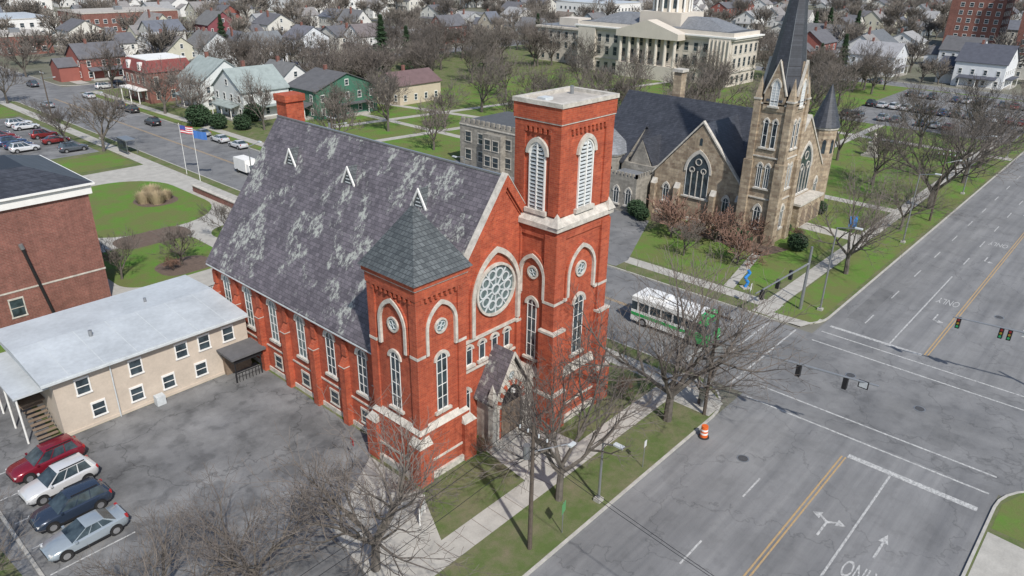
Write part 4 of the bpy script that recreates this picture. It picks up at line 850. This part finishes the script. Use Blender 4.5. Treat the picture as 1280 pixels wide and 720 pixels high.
for i in range(26):
    if random.random()<.6: pcar(182+(i//13)*17+random.uniform(-.3,.3),26+(i%13)*2.7,0,cols[random.randrange(6)],random.random()<.5,.14)
for i in range(12):
    if i%4: pcar(222,26+2.7*i,0,cols[i*5%6],i%3==0,.14)
for i in range(24): pcar(74+(i%8)*4.9+ (i//8)*45,207+(i%3)*3.4,0,cols[i%6],i%2==0)
for i in range(40):
    y=random.uniform(20,500)
    pcar(240 if i%2 else 347,y,math.pi/2,cols[i%6],i%3==0)
b=B('transit_bus'); GR=flat('bus_green',(.02,.36,.08),.3,0,.5); BW=flat('bus_white',(.74,.74,.72),.35,0,.3)
b.box('body_lower',BW,-1.2,1.2,-3.9,2.9,.35,1.45); b.box('window_band',GLASS,-1.17,1.17,-3.88,2.9,1.45,2.3); b.box('roof',BW,-1.2,1.2,-3.9,2.9,2.3,2.75); b.frus('roof_crown',BW,-1.2,1.2,-3.9,2.9,2.75,-1,1,-3.7,2.9,2.95)
b.prism('front_green',GR,[(-1.21,1.9),(1.21,1.9),(1.21,3.6),(.9,4.1),(-.9,4.1),(-1.21,3.6)],.35,1.40)
b.frus('windscreen',GLASS,-1.16,1.16,2.9,3.9,1.40,-1.1,1.1,2.9,3.6,2.3); b.frus('front_cap',GR,-1.2,1.2,2.905,3.72,2.3,-1.05,1.05,2.905,3.5,2.97)
b.box('green_stripe',GR,-1.215,1.215,-3.9,1.89,.9,1.2); b.box('destination_sign',BLACK,-.7,.7,3.62,3.72,2.42,2.68)
for y in(-3.2,-2,-.8,.4,1.6): b.box('window_pillars',BW,-1.205,1.205,y-.06,y+.06,1.45,2.3)
for s_ in(-1,1):
    for y in(-2.6,2.6): b.tube('tyres',RUBBER,(s_*.8,y,.42),(s_*1.23,y,.42),.42,n=16); b.tube('rims',RIM,(s_*1.0,y,.42),(s_*1.24,y,.42),.24,n=10)
    b.box('headlights',LAMPW,s_*.8-.15,s_*.8+.15,3.9,4.12,.6,.8); b.box('mirrors',BLACK,s_*1.4-.06,s_*1.4+.06,3.5,3.6,1.5,2.0)
b.box('air_unit',BW,-.7,.7,-2.6,-.8,2.95,3.15); b.box('roof_hatch',LOUV,-.4,.4,.6,1.3,2.95,3.02)
b.finish((57.9,30.6,.02),math.pi,1.06)
b=B('delivery_van'); b.box('cargo_box',WHITE,-1.1,1.1,-3,1.2,.6,2.9); b.frus('cab',WHITE,-1,1,1.25,2.6,.5,-.9,.9,1.25,2.0,2.2); b.frus('windscreen',GLASS,-.85,.85,2.2,2.45,1.25,-.8,.8,2.0,2.12,2.0); b.box('bonnet',WHITE,-.95,.95,2.2,3.1,.5,1.2); b.box('chassis',BLACK,-1,1,-3,3,.4,.6)
for s_ in(-1,1):
    for y in(-2,2): b.tube('tyres',RUBBER,(s_*.7,y,.4),(s_*1.1,y,.4),.4,n=14)
b.finish((58.2,109.5,.02),math.pi,.85)
# ---------------------------------------------------------------- street furniture
def sig(b,p,ax=(1,0)):
    x,y,z=p; b.box('signal_heads',BLACK,x-.16,x+.16,y-.16,y+.16,z-.95,z)
    for i,cc in enumerate(((.25,.02,.02),(.3,.2,.02),(.03,.3,.12))):
        m=flat('signal_%d'%i,cc,.4); b.tube('signal_lenses',m,(x+ax[0]*.12,y+ax[1]*.12,z-.18-.29*i),(x+ax[0]*.2,y+ax[1]*.2,z-.18-.29*i),.1,n=10)
b=B('traffic_signal_mast'); b.tube('pole',DKMET,(47.9,22.0,0),(47.9,22.0,7.2),.17,.12,10); b.tube('mast_arm',DKMET,(47.9,22,6.2),(50.2,10.3,6.0),.12,.07)
for t_ in(.55,.82): sig(b,(47.9+2.3*t_+.1,22-11.7*t_,6.0),(1,0))
b.box('lane_sign',BLACK,50.0,50.05,10.9,11.6,5.5,6.1); b.box('lane_sign_face',LOUV,49.97,49.999,10.98,11.52,5.58,6.02); sig(b,(48.1,21.7,4)); b.box('control_box',DKMET,47.5,47.75,21.6,22.2,1,2); b.finish()
b=B('traffic_signal_mast'); b.tube('pole',DKMET,(71.3,23.6,0),(71.3,23.6,7),.17,.12,10); b.tube('mast_arm',DKMET,(71.3,23.6,5.2),(61,24.4,5.0),.11,.07)
for x in(68.5,65.5,62): sig(b,(x,24.2,5.1),(0,1))
b.finish()
b=B('traffic_signal_mast'); b.tube('pole',DKMET,(68.6,-.6,0),(68.6,-.6,7),.17,.12,10); b.tube('mast_arm',DKMET,(68.6,-.6,5.7),(67.1,9.6,5.6),.11,.06)
for y in(5.4,6.0,9.1): sig(b,(67.1+(9.6-y)*.147+.12,y,5.6),(-1,0))
b.box('turn_sign',WHITE,67.95,67.99,4.0,4.6,5.2,5.8)
b.finish()
def lampost(x,y,h=8,dx=0,dy=-2,tp='street_lamp'):
    b=B(tp); b.tube('pole',DKMET,(0,0,0),(0,0,h),.1,.07); b.tube('arm',DKMET,(0,0,h),(dx,dy,h+.4),.05); b.box('lamp_head',LOUV,dx-.16,dx+.16,dy-.35,dy+.35,h+.35,h+.47); b.box('base',CONC,-.25,.25,-.25,.25,0,.25); b.finish((x,y,.1))
lampost(72.5,22,9); lampost(100,22,9); lampost(130,22,9); lampost(162,22,9); lampost(33,21.4,4.6,0,-1.2); lampost(68.4,70,8,-1.8,0); lampost(51,95,8,1.8,0); lampost(51,150,8,1.8,0)
def upole(x,y,h,xf=True):
    b=B('utility_pole'); b.tube('pole',POLEW,(0,0,0),(0,0,h),.15,.10); b.box('crossarm',POLEW,-.06,.06,-1.1,1.1,h-.8,h-.66); b.tube('lamp_arm',DKMET,(0,0,h-1.8),(1.6,-1.4,h-1.4),.04); b.box('lamp_head',LOUV,1.4,1.9,-1.62,-1.38,h-1.5,h-1.38)
    for y_ in(-1,-.4,.4,1): b.tube('insulators',LOUV,(0,y_,h-.66),(0,y_,h-.45),.05,n=6)
    if xf: b.cone('transformer',DKMET,-.1,.38,.22,h-2.4,.22,h-1.5,12)
    b.finish((x,y,.1))
upole(26.6,21.9,9.0); upole(-10,21.9,9.2); upole(51,60,9.5); upole(51,175,10); upole(68.3,100,9.5); upole(112,22,10,False); upole(47.0,21.3,9.5)
def wire(name,p,q,sag=.5,r=.014):
    b=B(name); p=Vector(p);q=Vector(q); pv=p
    for i in range(1,11):
        t_=i/10; v=p.lerp(q,t_)-Vector((0,0,4*sag*t_*(1-t_))); b.tube('cable',BLACK,pv,v,r,n=4); pv=v
    b.finish()
for dy in(-1,.4,1): wire('power_line',(26.6,21.9+dy,8.7),(-10,21.9+dy,8.9),.8); wire('power_line',(26.6,21.9+dy,8.7),(47,21.3+dy,9.1),.5,.011)
wire('power_line',(26.6,21.9,7.6),(24,-10,7.5),.7); wire('power_line',(26.6,21.9,7.2),(24.6,-10,7.1),.7)
b=B('traffic_barrel'); OR=flat('orange_plastic',(.65,.12,.02),.5)
for i,(m,z0_,z1_) in enumerate(((OR,.08,.3),(WHITE,.3,.45),(OR,.45,.6),(WHITE,.6,.75),(OR,.75,1.0))): b.cone('barrel_bands',m,0,0,.3-.05*z0_,z0_,.3-.05*z1_,z1_,16)
b.cone('base',RUBBER,0,0,.42,0,.4,.08,16); b.finish((44.4,19.9,.01))
def sign(x,y,rot,col,h=2.4,name='traffic_sign',w_=.6,hh=.75):
    b=B(name); b.tube('post',DKMET,(0,0,0),(0,0,h),.03,n=6); b.box('panel',flat('sign_%d'%int(sum(col)*999),col,.5),-w_/2,w_/2,-.05,-.03,h-hh,h); b.finish((x,y,.1),rot)
sign(29,21.3,.3,(.1,.3,.12)); sign(50.2,27.5,0,(.6,.6,.6)); sign(68.5,28,.2,(.6,.6,.6)); sign(58,-1,0,(.6,.6,.6)); sign(24.2,36.2,1.4,(.5,.04,.04),2.2,w_=.45,hh=.5); sign(38,21.2,.1,(.6,.6,.6),2.3,w_=.35,hh=.5)
b=B('church_notice_board')
for x in(-.8,.8): b.tube('posts',WHITE,(x,0,0),(x,0,1.7),.06)
b.box('panel',WOOD,-.8,.8,-.05,.05,.6,1.6); b.box('notice',WHITE,-.65,.65,-.07,-.051,.7,1.5); b.finish((23.9,28.6,.12),.6,.8)
b=B('blue_sculpture'); BL=flat('blue_paint',(.02,.20,.55),.4); pts=[(0,0,.1),(.3,0,.7),(-.2,0,1.3),(.35,0,1.9),(.1,0,2.3)]
for i in range(4): b.tube('ribbon',BL,pts[i],pts[i+1],.2,.17,10)
b.box('plinth',CONC,-.5,.5,-.5,.5,0,.12); b.finish((72.3,30.2,.12),-.6,.9)
b=B('blue_banner'); b.tube('post',DKMET,(0,0,0),(0,0,2.4),.05); b.box('banner',BL,-.5,.5,-.04,.04,.8,2.3); b.finish((99,28.2,.12),-.9)
b=B('soldier_monument'); b.box('steps',CONC,-1.6,1.6,-1.6,1.6,0,.35); b.box('steps',CONC,-1.2,1.2,-1.2,1.2,.35,.7); b.box('plinth',STONE,-.8,.8,-.8,.8,.7,2.8); b.box('cap',STONE,-.95,.95,-.95,.95,2.8,3.0)
b.cone('legs',STONE,0,0,.36,3.0,.28,4.0,10); b.cone('torso',STONE,0,0,.3,4.0,.4,4.7,10); b.cone('shoulders',STONE,0,0,.4,4.7,.12,4.9,10); b.cone('head',STONE,0,0,.12,4.9,.14,5.15,10); b.tube('rifle',STONE,(.4,-.2,3.1),(.4,-.2,4.9),.05); b.tube('arm',STONE,(.38,0,4.7),(.4,-.25,4.1),.09); b.finish((145,40.8,.1),0,.85)
fr_,fw_,fb_=(.45,.04,.05),(.7,.7,.7),(.05,.07,.28)
for (x,y,us) in((50.9,115.5,True),(50.6,110.5,False)):
    b=B('flagpole'); b.tube('pole',WHITE,(0,0,0),(0,0,8),.05,.03); b.cone('finial',STONE,0,0,.1,8,.02,8.2,8)
    n=7
    for i in range(7):
        cc=(fr_ if i%2==0 else fw_) if us else (.05,.15,.42)
        m=flat('flag_%d'%int(cc[0]*900+cc[2]*77),cc,.8); V=[]
        j0=3 if (us and i<4) else 0
        for j in range(j0,n+1): V+=[(.08+.26*j,.14*math.sin(j*1.1),7.85-.17*i-.17-.06*j),(.08+.26*j,.14*math.sin(j*1.1),7.85-.17*i-.06*j)]
        b.add('flag',m,V,[(2*j,2*j+2,2*j+3,2*j+1) for j in range(n-j0)])
    if us:
        V=[]
        for j in range(4): V+=[(.08+.26*j,.14*math.sin(j*1.1),7.85-.68-.06*j),(.08+.26*j,.14*math.sin(j*1.1),7.85-.06*j)]
        b.add('flag_canton',flat('flag_blue',fb_,.8),V,[(2*j,2*j+2,2*j+3,2*j+1) for j in range(3)])
    b.finish((x,y,.12),-.5)
b=B('park_wall'); b.box('wall',BRICK2,47.2,47.7,92,106,.1,1.0); b.box('coping',STONE,47.1,47.8,91.9,106.1,1.0,1.12); b.finish()
b=B('bus_shelter'); b.box('roof',DKMET,-2,2,-.9,.9,2.4,2.55); b.box('back',GLASS,-1.9,1.9,.8,.85,.3,2.3); b.box('bench',WOOD,-1.4,1.4,.3,.7,.45,.52)
for x in(-1.9,1.9):
    for y in(-.8,.8): b.tube('posts',DKMET,(x,y,0),(x,y,2.4),.05)
b.finish((50.3,136,.12),math.pi/2)
b=B('iron_railing')
for i in range(40): b.box('pickets',BLACK,24+i*.35,24.03+i*.35,69.9,69.93,.1,1.1)
b.box('rail',BLACK,24,38,69.88,69.95,1.05,1.1); b.finish()
